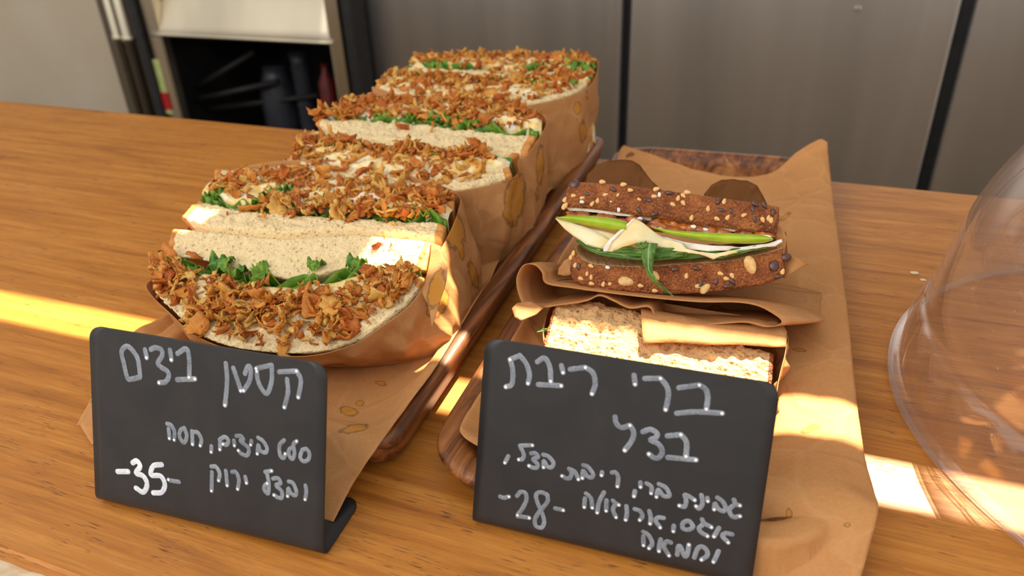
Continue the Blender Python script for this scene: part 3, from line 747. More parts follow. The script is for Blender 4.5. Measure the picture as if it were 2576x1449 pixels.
# --- middle pack
PM = (un(1100, 364, .0655), nrm([0, -.12, 1]))
nM = nrm([0, -.10, 1]); PM2 = (un(1000, 390, .0628), nM)
mc = dict(order=['bread', 'egg', 'leaf', 'bread'], c=[
 [(718, 398), (800, 428), (900, 452), (1000, 470), (1100, 478), (1200, 464), (1288, 438)],
 [(738, 384), (820, 408), (920, 428), (1020, 443), (1110, 450), (1200, 436), (1280, 416)],
 [(755, 362), (860, 375), (960, 388), (1060, 398), (1180, 404), (1240, 402), (1286, 400)],
 [(768, 350), (870, 364), (960, 375), (1060, 387), (1180, 394), (1240, 394), (1292, 394)],
 [(785, 326), (880, 345), (960, 354), (1060, 364), (1180, 376), (1250, 378), (1312, 378)]])
half('front half of the middle egg sandwich, its onions in two heaps beside yellow egg', mc, PM2, (.004, .008, -.050),
     [(.03, .52, 1.0, 2.9, 8), (.5, .9, 1.2, 3.2, 7), (.0, .2, .3, 1.5, 1.4), (.52, .9, .5, 1.3, 1.5), (.85, .98, 1.3, 2.2, .5)], 200, 190, 31,
     [(850, 385, .008, 0), (1010, 400, .009, .5), (830, 355, .006, 1)], egg_z=.003)
mb = dict(order=['bread', 'leaf', 'egg', 'bread'], c=[
 [(792, 306), (850, 330), (930, 348), (1030, 356), (1120, 364), (1220, 374), (1328, 379)],
 [(802, 298), (880, 300), (960, 304), (1060, 312), (1160, 324), (1260, 334), (1350, 338)],
 [(806, 292), (880, 293), (960, 296), (1060, 300), (1160, 310), (1260, 320), (1362, 322)],
 [(850, 268), (930, 264), (1020, 262), (1100, 264), (1180, 268), (1260, 280), (1364, 302)],
 [(862, 256), (940, 250), (1030, 246), (1110, 249), (1180, 255), (1260, 268), (1368, 292)]])
half('back half of the middle egg sandwich, a bright green lettuce line along pale bread', mb, PM, (.004, -.006, -.052),
     [(.02, .96, 2.0, 3.9, 12), (.0, .18, .9, 2.2, 1.6), (.3, .95, 1.6, 2.3, 1.4), (.35, .6, .4, 1.0, .25)], 230, 190, 43,
     [(960, 300, .009, .1), (1100, 303, .013, .2), (1140, 310, .012, .3), (1190, 318, .011, .3), (1040, 302, .009, 0)])
rim2 = [R3(712, 400, .060), R3(800, 433, .059), R3(900, 458, .059), R3(1000, 476, .059), R3(1100, 485, .059), R3(1200, 472, .059), R3(1296, 444, .0615), R3(1306, 402, .0640), R3(1334, 380, .066), R3(1374, 294, .074),
        R3(1262, 262, .074), R3(1150, 248, .074), R3(1050, 243, .074), R3(950, 245, .074), R3(850, 260, .073), R3(790, 302, .068)+LOW, R3(782, 328, .066)+LOW, R3(746, 364, .063)+LOW]
bas2 = [(-.303, .375), (-.29, .366), (-.265, .362), (-.24, .360), (-.21, .360), (-.188, .362), (-.166, .372), (-.155, .40), (-.157, .425), (-.169, .470),
        (-.19, .472), (-.22, .474), (-.25, .474), (-.28, .474), (-.30, .470), (-.307, .45), (-.308, .43), (-.306, .40)]
wrapper('sandwich_wrapper', rim2, bas2, 'brown paper wrapper round the middle egg sandwich, streaked with yellow oil at its corner', .003,
        [(1295, 500, 22, 62, 8, 1.05), (1250, 455, 60, 10, -8, .6), (1358, 415, 9, 48, 2, .95), (1352, 490, 8, 30, 0, .6), (1345, 575, 8, 16, 0, .7)], 12, group=GW)

# --- rear pack
PR_ = (un(1200, 200, .0740), Z)
rc_ = dict(order=['bread', 'egg', 'leaf', 'bread'], c=[
 [(942, 216), (1000, 234), (1080, 250), (1180, 263), (1260, 266), (1350, 255), (1440, 232), (1484, 206)],
 [(950, 208), (1010, 222), (1090, 238), (1180, 250), (1260, 253), (1350, 243), (1440, 222), (1486, 200)],
 [(975, 192), (1040, 200), (1110, 208), (1200, 214), (1280, 215), (1360, 212), (1440, 206), (1488, 196)],
 [(985, 186), (1050, 194), (1120, 201), (1200, 206), (1280, 208), (1360, 206), (1440, 202), (1490, 193)],
 [(1000, 178), (1060, 184), (1130, 189), (1210, 193), (1290, 195), (1370, 195), (1440, 194), (1492, 188)]])
half('front half of the farthest egg sandwich, thickly covered in fried onions', rc_, PR_, (.003, .008, -.060),
     [(.02, .9, .6, 2.9, 12), (.88, 1, 2.0, 3.5, .5), (.2, .8, 2.8, 3.5, 1.0)], 230, 150, 57, [(1350, 222, .009, 0), (1440, 215, .008, 0)])
rb = dict(order=['bread', 'leaf', 'egg', 'bread'], c=[
 [(1003, 178), (1060, 184), (1130, 189), (1210, 193), (1290, 195), (1370, 195), (1440, 194), (1492, 188)],
 [(1020, 168), (1070, 171), (1140, 174), (1210, 176), (1290, 178), (1370, 179), (1440, 179), (1493, 177)],
 [(1028, 164), (1080, 166), (1140, 168), (1210, 171), (1290, 173), (1370, 174), (1440, 174), (1494, 172)],
 [(1040, 152), (1090, 150), (1150, 148), (1210, 146), (1290, 146), (1370, 148), (1440, 151), (1496, 157)],
 [(1046, 147), (1095, 144), (1150, 141), (1210, 139), (1290, 139), (1370, 141), (1440, 145), (1497, 151)]])
half('back half of the farthest egg sandwich, green lettuce showing at both ends under onions', rb, PR_, (.003, -.004, -.060),
     [(.02, .97, 2.0, 3.9, 12), (.1, .6, .5, 1.6, .5), (.6, .9, .0, 1.5, .6)], 200, 130, 61,
     [(1080, 168, .011, 0), (1110, 168, .011, .1), (1360, 175, .012, 0), (1440, 172, .014, 0), (1480, 172, .012, 0)])
rim3 = [R3(937, 218, .073), R3(1000, 238, .073), R3(1080, 255, .073), R3(1180, 269, .073), R3(1260, 272, .073), R3(1350, 261, .073), R3(1442, 238, .073), R3(1490, 208, .074), R3(1503, 150, .076),
        R3(1440, 140, .076), R3(1370, 136, .076), R3(1290, 134, .076), R3(1150, 136, .076), R3(1044, 146, .075)+LOW*.6, R3(1000, 174, .074)+LOW, R3(950, 208, .074)+LOW*.8]
bas3 = [(-.303, .493), (-.28, .488), (-.25, .486), (-.22, .485), (-.20, .485), (-.178, .488), (-.165, .50), (-.160, .53), (-.168, .566),
        (-.19, .570), (-.22, .572), (-.24, .572), (-.28, .572), (-.305, .568), (-.312, .55), (-.31, .52)]
wrapper('sandwich_wrapper', rim3, bas3, 'brown paper wrapper round the farthest egg sandwich, with small round oil spots', .003,
        [(1453, 272, 9, 16, 0, .95), (1466, 330, 9, 26, 0, .9), (1476, 240, 6, 22, 0, .6), (1452, 300, 3, 4, 0, .9)], 22, group=GW)

# ------------------------------------------------------------------ seeded brown bread sandwiches
PZ = .042
lean = math.radians(33)
bF = np.array([1., .0, 0]); uF = np.array([0, math.sin(lean), math.cos(lean)]); nFc = np.cross(bF, uF)   # faces the viewer
P0 = un(1673, 740, PZ)
def FP(px, py, off=0.0):
    return onp(px, py, P0, nFc)+nFc*off
def FPc(px, py, off):      # stays on the same sight line while moving towards the viewer
    return onp(px, py, P0+nFc*off, nFc)
c_ = FP(1700, 650)
bs = thing('brown_bread_sandwich', 'seeded brown bread sandwich with pear, cheese and rocket lying on folded paper', 'sandwich', (c_[0], c_[1]+.03, .03))
dT = np.array([0, math.cos(math.radians(30)), -math.sin(math.radians(30))])*.062
dL = np.array([0, math.cos(math.radians(17)), -math.sin(math.radians(17))])*.060
top_lo = [(1417, 520), (1480, 524), (1540, 532), (1600, 541), (1680, 553), (1750, 565), (1820, 573), (1880, 580), (1952, 587)]
top_hi = [(1432, 456), (1490, 459), (1560, 464), (1640, 474), (1720, 485), (1800, 496), (1870, 505), (1920, 512), (1960, 520)]
bot_lo = [(1432, 686), (1442, 706), (1475, 723), (1530, 732), (1600, 737), (1673, 741), (1762, 738), (1852, 727), (1924, 716), (1973, 696)]
bot_hi = [(1442, 622), (1456, 647), (1490, 665), (1565, 672), (1637, 672), (1727, 665), (1816, 660), (1888, 647), (1942, 634), (1968, 626)]
sT = slab('bread_slice', [FP(*p) for p in top_lo], [FP(*p) for p in top_hi], dT, MT['bcrust'], MT['bcrumb'], bs, nu=170, nt=24, amp=.00022, pore=.0001, ps=500, face_bulge=.0011, edge='crustface', seed=71, rag=.0003)
sB = slab('bread_slice', [FP(*p) for p in bot_lo], [FP(*p) for p in bot_hi], dL, MT['bcrust'], MT['bcrumb'], bs, nu=170, nt=24, amp=.00022, pore=.0001, ps=500, face_bulge=.0011, edge='crustface', seed=73, rag=.0003)
# spreads and fillings
def plate(name, poly, off, thick, mat, parent, amp=.0006, cuts=3, fn=FPc, bend=None, mat2=None, label=None):
    bm = bmesh.new(); vs_ = [bm.verts.new(Vector(fn(x, y, off))) for x, y in poly]; f = bm.faces.new(vs_)
    bmesh.ops.triangulate(bm, faces=[f]); bmesh.ops.subdivide_edges(bm, edges=list(bm.edges), cuts=cuts, use_grid_fill=True)
    for v in bm.verts:
        p = np.array(v.co); d = amp*fr(p, 90, off*1000+len(poly), 3)*1.5
        if bend: d += bend(p)
        v.co += Vector(nFc*d)
    if parent is None: o = bmobj(name, bm, mat, loc=fn(*poly[0], off), smooth=True)
    else: o = bmobj(name, bm, mat, parent, smooth=True)
    me = o.data; at = me.attributes.new('stain', 'FLOAT', 'POINT')
    modif(o, 'SOLIDIFY', thickness=thick, offset=-1)
    return o
def wedge(name, lo, hi, off, back, mats, parent, n=40, bulge=.003):
    """fruit slice: skin between curves lo/hi, flesh running back"""
    A = resample([FPc(x, y, off) for x, y in lo], n); B = resample([FPc(x, y, off) for x, y in hi], n); m = 8; V = []; fm = []
    for i in range(n):
        for j in range(m):
            t = j/(m-1); V.append(A[i]*(1-t)+B[i]*t+nFc*bulge*4*t*(1-t))
        V.append(B[i]+back); V.append(A[i]+back)
    k = m+2; F = []
    for i in range(n-1):
        for j in range(k): F.append((i*k+j, (i+1)*k+j, (i+1)*k+(j+1) % k, i*k+(j+1) % k)); fm.append(0 if j < m-1 else 1)
    F += [tuple(range(k)), tuple(range((n-1)*k, n*k))]; fm += [0, 0]
    return mobj(name, V, F, mats, parent, fm=fm)
bk = np.array([0, .034, -.014])
wedge('pear_slice', [(1402, 550), (1430, 558), (1480, 568), (1530, 578), (1574, 583)], [(1402, 547), (1440, 542), (1500, 545), (1560, 554), (1580, 563)], .0022, bk, [MT['pearskin'], MT['pearflesh']], bs)
wedge('pear_slice', [(1646, 577), (1700, 594), (1780, 607), (1860, 613), (1915, 612), (1944, 605)], [(1642, 571), (1700, 580), (1780, 585), (1870, 589), (1920, 592), (1944, 600)], .0025, bk, [MT['pearskin'], MT['pearflesh']], bs)
plate('jam_layer', [(1425, 535), (1500, 538), (1590, 552), (1700, 566), (1800, 578), (1900, 588), (1950, 592), (1930, 603), (1800, 596), (1660, 584), (1560, 564), (1440, 548)], -.006, .004, MT['jam'], bs, .0018)
rs = random.Random(5)
for k in range(30):
    x = rs.choice([rs.uniform(1640, 1935), rs.uniform(1640, 1760), rs.uniform(1440, 1600)]); y = 535+(x-1430)*.105+rs.uniform(2, 13)
    p = FPc(x, y, -.001-rs.random()*.003); bm = bmesh.new(); bmesh.ops.create_icosphere(bm, subdivisions=2, radius=.0029)
    sx_, sy_, sz_ = rs.uniform(.8, 2.0), rs.uniform(.8, 1.4), rs.uniform(.5, 1.0)
    for v in bm.verts:
        q = Vector((v.co.x*sx_, v.co.y*sy_, v.co.z*sz_))*(1+.5*noise.noise(v.co*500+Vector((k, 0, 0)))); v.co = q+Vector(p)
    bmobj('jam_lump', bm, MT['jam'], bs, smooth=True)
plate('cream_cheese', [(1425, 522), (1500, 526), (1560, 534), (1600, 541), (1720, 560), (1850, 578), (1948, 587), (1946, 591), (1880, 587), (1850, 583), (1790, 577), (1720, 565), (1660, 559), (1600, 546), (1560, 543), (1500, 535), (1430, 528)], -.003, .002, MT['cream'], bs, .0012)
for x, y in ((1775, 578), (1610, 550), (1745, 570), (1925, 594), (1932, 596), (1660, 575)):
    p = FPc(x, y, .0012); bm = bmesh.new(); bmesh.ops.create_icosphere(bm, subdivisions=2, radius=.0009)
    for v in bm.verts: v.co = Vector((v.co.x*1.6, v.co.y, v.co.z*.8))*(1+.6*noise.noise(v.co*900+Vector((x, 0, 0))))+Vector(p)
    bmobj('cream_cheese_dab', bm, MT['cream'], bs, smooth=True)
brA = [(1396, 549), (1408, 551), (1440, 561), (1480, 574), (1512, 590), (1534, 606), (1524, 622), (1508, 630), (1480, 620), (1462, 606), (1438, 590), (1420, 576)]
plate('cheese_slice', brA, .002, .0022, MT['brie'], bs, .0005, bend=lambda p: .0)
plate('cheese_slice', [(1470, 572), (1520, 582), (1550, 590), (1545, 610), (1520, 608), (1495, 592)], -.0005, .002, MT['brie'], bs)
plate('cheese_slice', [(1463, 608), (1500, 626), (1530, 636), (1520, 642), (1490, 632), (1470, 618)], .0005, .002, MT['rind'], bs)
brB = [(1595, 550), (1608, 556), (1630, 572), (1650, 586), (1668, 596), (1690, 604), (1712, 612), (1722, 626), (1760, 634), (1800, 636), (1836, 630), (1852, 630), (1848, 636), (1812, 643), (1795, 650), (1770, 642), (1730, 636), (1690, 629), (1660, 620), (1632, 612), (1600, 612), (1565, 620), (1540, 632), (1520, 632), (1520, 624), (1534, 602), (1556, 582), (1578, 564)]
plate('cheese_slice', brB, .0045, .0022, MT['brie'], bs, .0008, bend=lambda p: .002*math.sin(p[0]*260))
plate('cheese_rind', [(1592, 551), (1597, 550), (1578, 567), (1558, 586), (1538, 606), (1526, 632), (1519, 632), (1519, 622), (1532, 601), (1554, 580)], .0055, .0014, MT['rind'], bs, .0003, bend=lambda p: .002*math.sin(p[0]*260))
plate('cheese_slice', [(1665, 594), (1720, 608), (1790, 618), (1860, 621), (1930, 613), (1966, 601), (1968, 607), (1950, 618), (1900, 625), (1850, 630), (1780, 632), (1720, 625), (1690, 613)], .0012, .0018, MT['rind'], bs, .0010)
plate('cheese_slice', [(1560, 618), (1610, 622), (1640, 628), (1610, 632), (1570, 634)], .001, .002, MT['brie'], bs)
def leaf(name, line, widths, off, mat, parent, n=40, m=7, wave=.0008, fn=FPc, cup=.0008):
    L = resample([fn(x, y, o_) for (x, y), o_ in zip(line, (off if isinstance(off, list) else [off]*len(line)))], n)
    wd_ = np.interp(np.linspace(0, 1, n), np.linspace(0, 1, len(widths)), widths); V = []; rib = []
    for i in range(n):
        t = nrm(L[min(i+1, n-1)]-L[max(i-1, 0)]); s = nrm(np.cross(t, nFc))
        for j in range(m):
            g = j/(m-1)*2-1; V.append(L[i]+s*g*wd_[i]/2*(1+.15*nz((i*.3, g, off if not isinstance(off, list) else 1), 1))+nFc*(wave*math.sin(i*.5+g*2)*abs(g)+cup*abs(g))); rib.append(max(0, 1-abs(g)*3.2))
    o = mobj(name, V, gridfaces(n, m), mat, parent, attr={'rib': rib}); modif(o, 'SOLIDIFY', thickness=.0004); return o
leaf('rocket_leaf', [(1456, 604), (1480, 622), (1520, 636), (1590, 642), (1660, 644), (1730, 640)], [.001, .003, .004, .0045, .004, .002], .001, MT['arugula'], bs)
leaf('rocket_leaf', [(1452, 606), (1490, 630), (1560, 645), (1640, 648), (1720, 645), (1800, 640), (1845, 632)], [.001, .002, .0028, .003, .003, .0024, .001], -.002, MT['arugula'], bs)
leaf('rocket_leaf', [(1545, 628), (1600, 634), (1660, 636), (1720, 636)], [.002, .004, .005, .003], .002, MT['arugula'], bs)
leaf('rocket_leaf', [(1760, 634), (1810, 642), (1850, 634), (1900, 625), (1932, 620)], [.001, .003, .003, .002, .001], .000, MT['arugula'], bs)
leaf('rocket_leaf', [(1635, 612), (1632, 635), (1631, 660), (1636, 688), (1650, 708), (1672, 728), (1696, 747)], [.0075, .0065, .0045, .0024, .0014, .0011, .0006], [.0055, .0065, .0068, .0068, .007, .0075, .008], MT['arugula'], bs, n=50)
leaf('rocket_leaf', [(1628, 615), (1612, 618), (1600, 614)], [.003, .0025, .001], .0068, MT['arugula'], bs, n=20)
# seeds pressed into the crusts
def seedmesh(kind):
    bm = bmesh.new(); bmesh.ops.create_uvsphere(bm, u_segments=10, v_segments=6, radius=1)
    for v in bm.verts:
        x, y, z = v.co
        if kind == 'sesame': v.co = Vector((x*.00155, y*.00098*(1-.35*x), z*.00036))
        elif kind == 'flax': v.co = Vector((x*.0021*(1+.1*x), y*.00105*(1-.25*x), z*.0004))
        elif kind == 'oat': v.co = Vector((x*.0042, y*.0024*(1-.12*x), z*.0009-.0004*math.exp(-(y*4)**2)))
        elif kind == 'pumpkin': v.co = Vector((x*.0026, y*.0022, z*.0007))
        elif kind == 'fleck': v.co = Vector((x*.0008, y*.0012, z*.0002))*(1+.5*noise.noise(v.co*3))
    me = bpy.data.meshes.new(kind); bm.to_mesh(me); bm.free(); me.polygons.foreach_set('use_smooth', [True]*len(me.polygons)); return me
SM = {k: seedmesh(k) for k in ('sesame', 'flax', 'oat', 'pumpkin', 'fleck')}
SM['sesame'].materials.append(MT['sesame']); SM['flax'].materials.append(MT['flax']); SM['oat'].materials.append(MT['oat']); SM['pumpkin'].materials.append(MT['flax']); SM['fleck'].materials.append(MT['cream'])
NMS = dict(sesame='sesame_seed', flax='flax_seed', oat='oat_flake', pumpkin='pumpkin_seed', fleck='flour_fleck')
def seed(kind, cx_, cy_, ang, sl_, off=.0009, s=1.0):
    px, py = 1260+cx_/2.786, 360+cy_/2.786
    p = FPc(px, py, off); o = bpy.data.objects.new(NMS[kind], SM[kind]); COL.objects.link(o); o.parent = sl_
    a = math.radians(ang); xa = bF*math.cos(a)+uF*math.sin(a); ya = np.cross(nFc, xa)
    M = Matrix.Identity(4)
    for i in range(3): M[i][0] = xa[i]*s; M[i][1] = ya[i]*s; M[i][2] = nFc[i]*s; M[i][3] = (p-wloc(sl_))[i]
    o.matrix_local = M
for a in ((908, 330, 0), (732, 362, 20), (678, 402, 85), (820, 368, 75), (965, 395, -10), (1075, 373, 5), (1243, 385, 80), (1278, 368, -40), (1278, 420, -50), (1205, 430, -25), (1452, 458, 95), (1565, 408, 80), (1590, 520, 65), (1705, 505, 30), (1835, 537, -60), (1877, 525, 95), (1895, 540, 85), (1337, 522, 80), (1515, 530, -25), (570, 383, 10), (510, 368, 5), (640, 425, 60)): seed('sesame', *a, sT)
for a in ((785, 323, -25), (605, 355, -20), (1045, 402, -10), (968, 468, -55), (1075, 497, 25), (1180, 348, 5), (1525, 408, 60), (1548, 470, -5), (1618, 478, -50), (1768, 465, -60), (1780, 530, -70), (1780, 425, -30), (1845, 432, -50), (1908, 485, -85)): seed('flax', *a, sT)
for a in ((768, 405, 60), (825, 468, 10), (568, 412, 80), (1110, 362, 0)): seed('fleck', *a, sT)
for a in ((860, 290, 10), (1090, 322, 20), (712, 272, 0), (1306, 345, 0), (455, 435, 70), (450, 395, 65), (440, 445, 90)): seed('sesame', *a, sT, off=.0004, s=1.15)
seed('pumpkin', 516, 292, 40, sT, off=.0004, s=1.1)
for a in ((603, 918, 90), (632, 940, 95), (635, 985, -10), (560, 950, -15), (632, 862, -20), (718, 988, 80), (765, 980, 85), (980, 1000, -5), (1300, 930, 90), (1540, 915, -15), (1580, 950, -5), (1620, 930, -55), (520, 855, 80), (508, 770, 85), (1080, 1035, 0), (1975, 900, 80), (490, 800, 80)): seed('sesame', *a, sB)
seed('sesame', 1082, 932, -35, sB, s=1.9)
for a in ((1218, 885, 5), (1370, 878, -10), (1510, 970, 80), (1620, 968, -40), (1585, 1005, 5), (1945, 935, 10), (545, 865, -75), (1400, 990, 70)): seed('flax', *a, sB)
seed('oat', 875, 970, 0, sB); seed('oat', 1748, 855, -65, sB, s=1.12); seed('oat', 1432, 1020, 55, sB, s=.75); seed('oat', 1385, 1003, 5, sB, s=.45)
seed('pumpkin', 1915, 862, 80, sB, s=1.1); seed('pumpkin', 2000, 802, 30, sB, off=.0, s=.9); seed('fleck', 748, 872, 80, sB)

# paper pocket under that sandwich, its mouth open to the front
CPX = [(1375, 712), (1364, 684), (1344, 665), (1316, 667), (1299, 701), (1307, 748), (1332, 776), (1421, 767), (1475, 758), (1508, 745), (1543, 758), (1583, 776), (1630, 773), (1644, 791), (1658, 814), (1773, 818), (1870, 812), (1924, 823), (1960, 818), (1966, 805), (1944, 787), (1906, 768), (1852, 759), (1755, 758), (1619, 746), (1511, 733), (1439, 723)]
mo = catmull([FPc(x, y, .007) for x, y in CPX], 260, True)
cm = mo.mean(0); V = []; K = 26
for k in range(K):
    t = k/(K-1)
    for i, p in enumerate(mo):
        d = np.array([0, .075*t, -.022*t-.018*t*t]); q = p+d
        q[2] += (cm[2]-.035*t+d[2]*0-q[2]+.0)*.55*min(1, t*1.6)*0.75
        rx = (p[0]-cm[0])/.07
        if rx > .55: q[0] += .019*math.sin(min(1, t*2.2)*math.pi/1.6)*min(1, (rx-.55)*2.5)
        if rx < -.6: q[0] += .010*t
        q = q+nFc*.0009*fr(q, 40, 4, 3)*min(1, t*5+.2)
        q[2] = max(q[2], .0185); V.append(q)
wp = props(mobj('paper_pocket', V, gridfaces(K, 260, False, True), MT['kraft'], loc=(cm[0], cm[1]+.03, .03), attr={'stain': stain_attr(np.array(V), [(1800, 775, 30, 5, 5, .8), (2000, 700, 14, 10, 0, .8)])}),
           'folded brown paper pocket with a wavy open mouth directly beneath the seeded sandwich', 'paper wrapper')
modif(wp, 'SOLIDIFY', thickness=.0004, offset=1)
def pap(poly, off, mat, par, name='paper_flap', amp=.001, bend=None): return plate(name, poly, off, .0004, mat, par, amp, 4, bend=bend)
pap([(1955, 560), (1972, 582), (1980, 602), (1972, 640), (1966, 668), (1955, 650), (1950, 600)], -.006, MT['kraft'], wp)
pap([(1960, 690), (1966, 650), (1985, 640), (2012, 652), (2033, 664), (2000, 682), (1972, 700)], -.004, MT['kraft'], wp, bend=lambda p: .002*math.sin(p[0]*400))
pap([(1404, 676), (1420, 655), (1446, 640), (1446, 690), (1420, 694), (1402, 690)], -.002, MT['kraft'], wp)
pap([(1470, 470), (1478, 440), (1500, 416), (1530, 404), (1562, 400), (1590, 404), (1608, 414), (1622, 432), (1640, 456), (1665, 478), (1600, 500), (1500, 500)], -.045, MT['oily'], wp, amp=.0016)
pap([(1770, 490), (1790, 466), (1815, 452), (1845, 450), (1880, 455), (1905, 468), (1918, 490), (1930, 515), (1860, 530), (1790, 520)], -.040, MT['oily'], wp, amp=.0016)

# lower brown bread sandwich, cut side up in its own paper
nL = nrm([0, -.12, 1]); PLo = (un(1660, 880, .0300), nL)
def LP(px, py, off=0.0): return onp(px, py, PLo[0], nL)+nL*off
lc = [[(1378, 960), (1480, 990), (1600, 1022), (1740, 1046), (1860, 1052), (1925, 1050)],
      [(1372, 925), (1480, 955), (1600, 985), (1740, 1010), (1860, 1018), (1932, 1015)],
      [(1366, 895), (1480, 928), (1600, 955), (1740, 978), (1860, 988), (1938, 986)],
      [(1364, 872), (1480, 905), (1600, 930), (1740, 955), (1860, 966), (1942, 962)],
      [(1392, 772), (1450, 752), (1540, 764), (1620, 790), (1740, 838), (1850, 862), (1948, 884)]]
L3 = [[LP(*p) for p in c] for c in lc]
ls = thing('brown_bread_sandwich', 'brown bread sandwich with cut crumb upwards in sunlight, behind the jam and pear sign', 'sandwich', (L3[2][2][0], L3[2][2][1], .0095))
slab('bread_slice', L3[3], L3[4], (.0, .006, -.024), MT['bcrumb'], MT['bcrust'], ls, nu=170, nt=40, amp=.0014, pore=.0020, ps=190, crust_ends=.02, seed=81)
slab('bread_slice', L3[0], L3[1], (.0, -.002, -.024), MT['bcrumb'], MT['bcrust'], ls, nu=120, nt=18, amp=.0012, pore=.0016, ps=220, crust_ends=.02, seed=83)
slab('cheese_layer', L3[1], [(np.array(a)+np.array(b))/2 for a, b in zip(L3[1], L3[2])], (.0, 0, -.022), MT['brie'], MT['brie'], ls, nu=60, nt=8, amp=.0006, pore=0, seed=84)
A_, B_ = resample(L3[2], 160), resample(L3[3], 160); V = []; rib = []
for i in range(160):
    c = .5+.3*math.sin(i*.33+2*nz((i*.07, 1, 0), 1))+.25*nz((i*.2, 3, 0), 1); p = A_[i]*(1-c)+B_[i]*c
    for j in range(5): V.append(p+nL*(-.016+j/4*(.015+.006*nz((i*.09, 0, 0), 1)))); rib.append(.3)
o = mobj('rocket_leaf', V, gridfaces(160, 5), MT['arugula'], ls, attr={'rib': rib}); modif(o, 'SOLIDIFY', thickness=.0004)
leaf('rocket_leaf', [(1378, 832), (1366, 836), (1352, 840)], [.0008, .0012, .0006], 0, MT['arugula'], ls, n=10, fn=lambda x, y, o_: LP(x, y, .001))
rimL = [un(1372, 900, .026), un(1368, 960, .022), un(1450, 1010, .022), un(1600, 1050, .022), un(1780, 1072, .022), un(1900, 1068, .024), un(1945, 1020, .027), un(1962, 950, .031), un(1978, 880, .034), un(1976, 838, .035), un(1900, 800, .033), un(1780, 780, .031), un(1600, 752, .029), un(1460, 742, .028), un(1388, 770, .027), un(1366, 830, .026)]
c0_ = np.mean([r_[:2] for r_ in rimL], 0)
basL = [tuple(c0_+(np.array(r_[:2])-c0_)*np.array([.93, .86])) for r_ in rimL]
wl_ = wrapper('sandwich_wrapper', rimL, basL, 'brown paper wrapper round the lower brown bread sandwich in the right tray', .002, [], 40, zb=.0105)
# paper panel folded over the right part of its top
def LPc(px, py, off): return onp(px, py, PLo[0]+nL*off, nL)
plate('paper_flap', [(1612, 776), (1680, 786), (1780, 806), (1880, 812), (1965, 806), (1980, 835), (1978, 872), (1940, 872), (1860, 866), (1780, 866), (1700, 860), (1618, 862)], .0045, .0004, MT['kraft'], wl_, .0006, 4, fn=LPc)
# small torn fold at the left of the pack
plate('paper_flap', [(1288, 776), (1300, 762), (1330, 756), (1370, 772), (1350, 790), (1310, 806), (1294, 796)], .002, .0004, MT['kraft'], wl_, .0008, 4, fn=LPc)

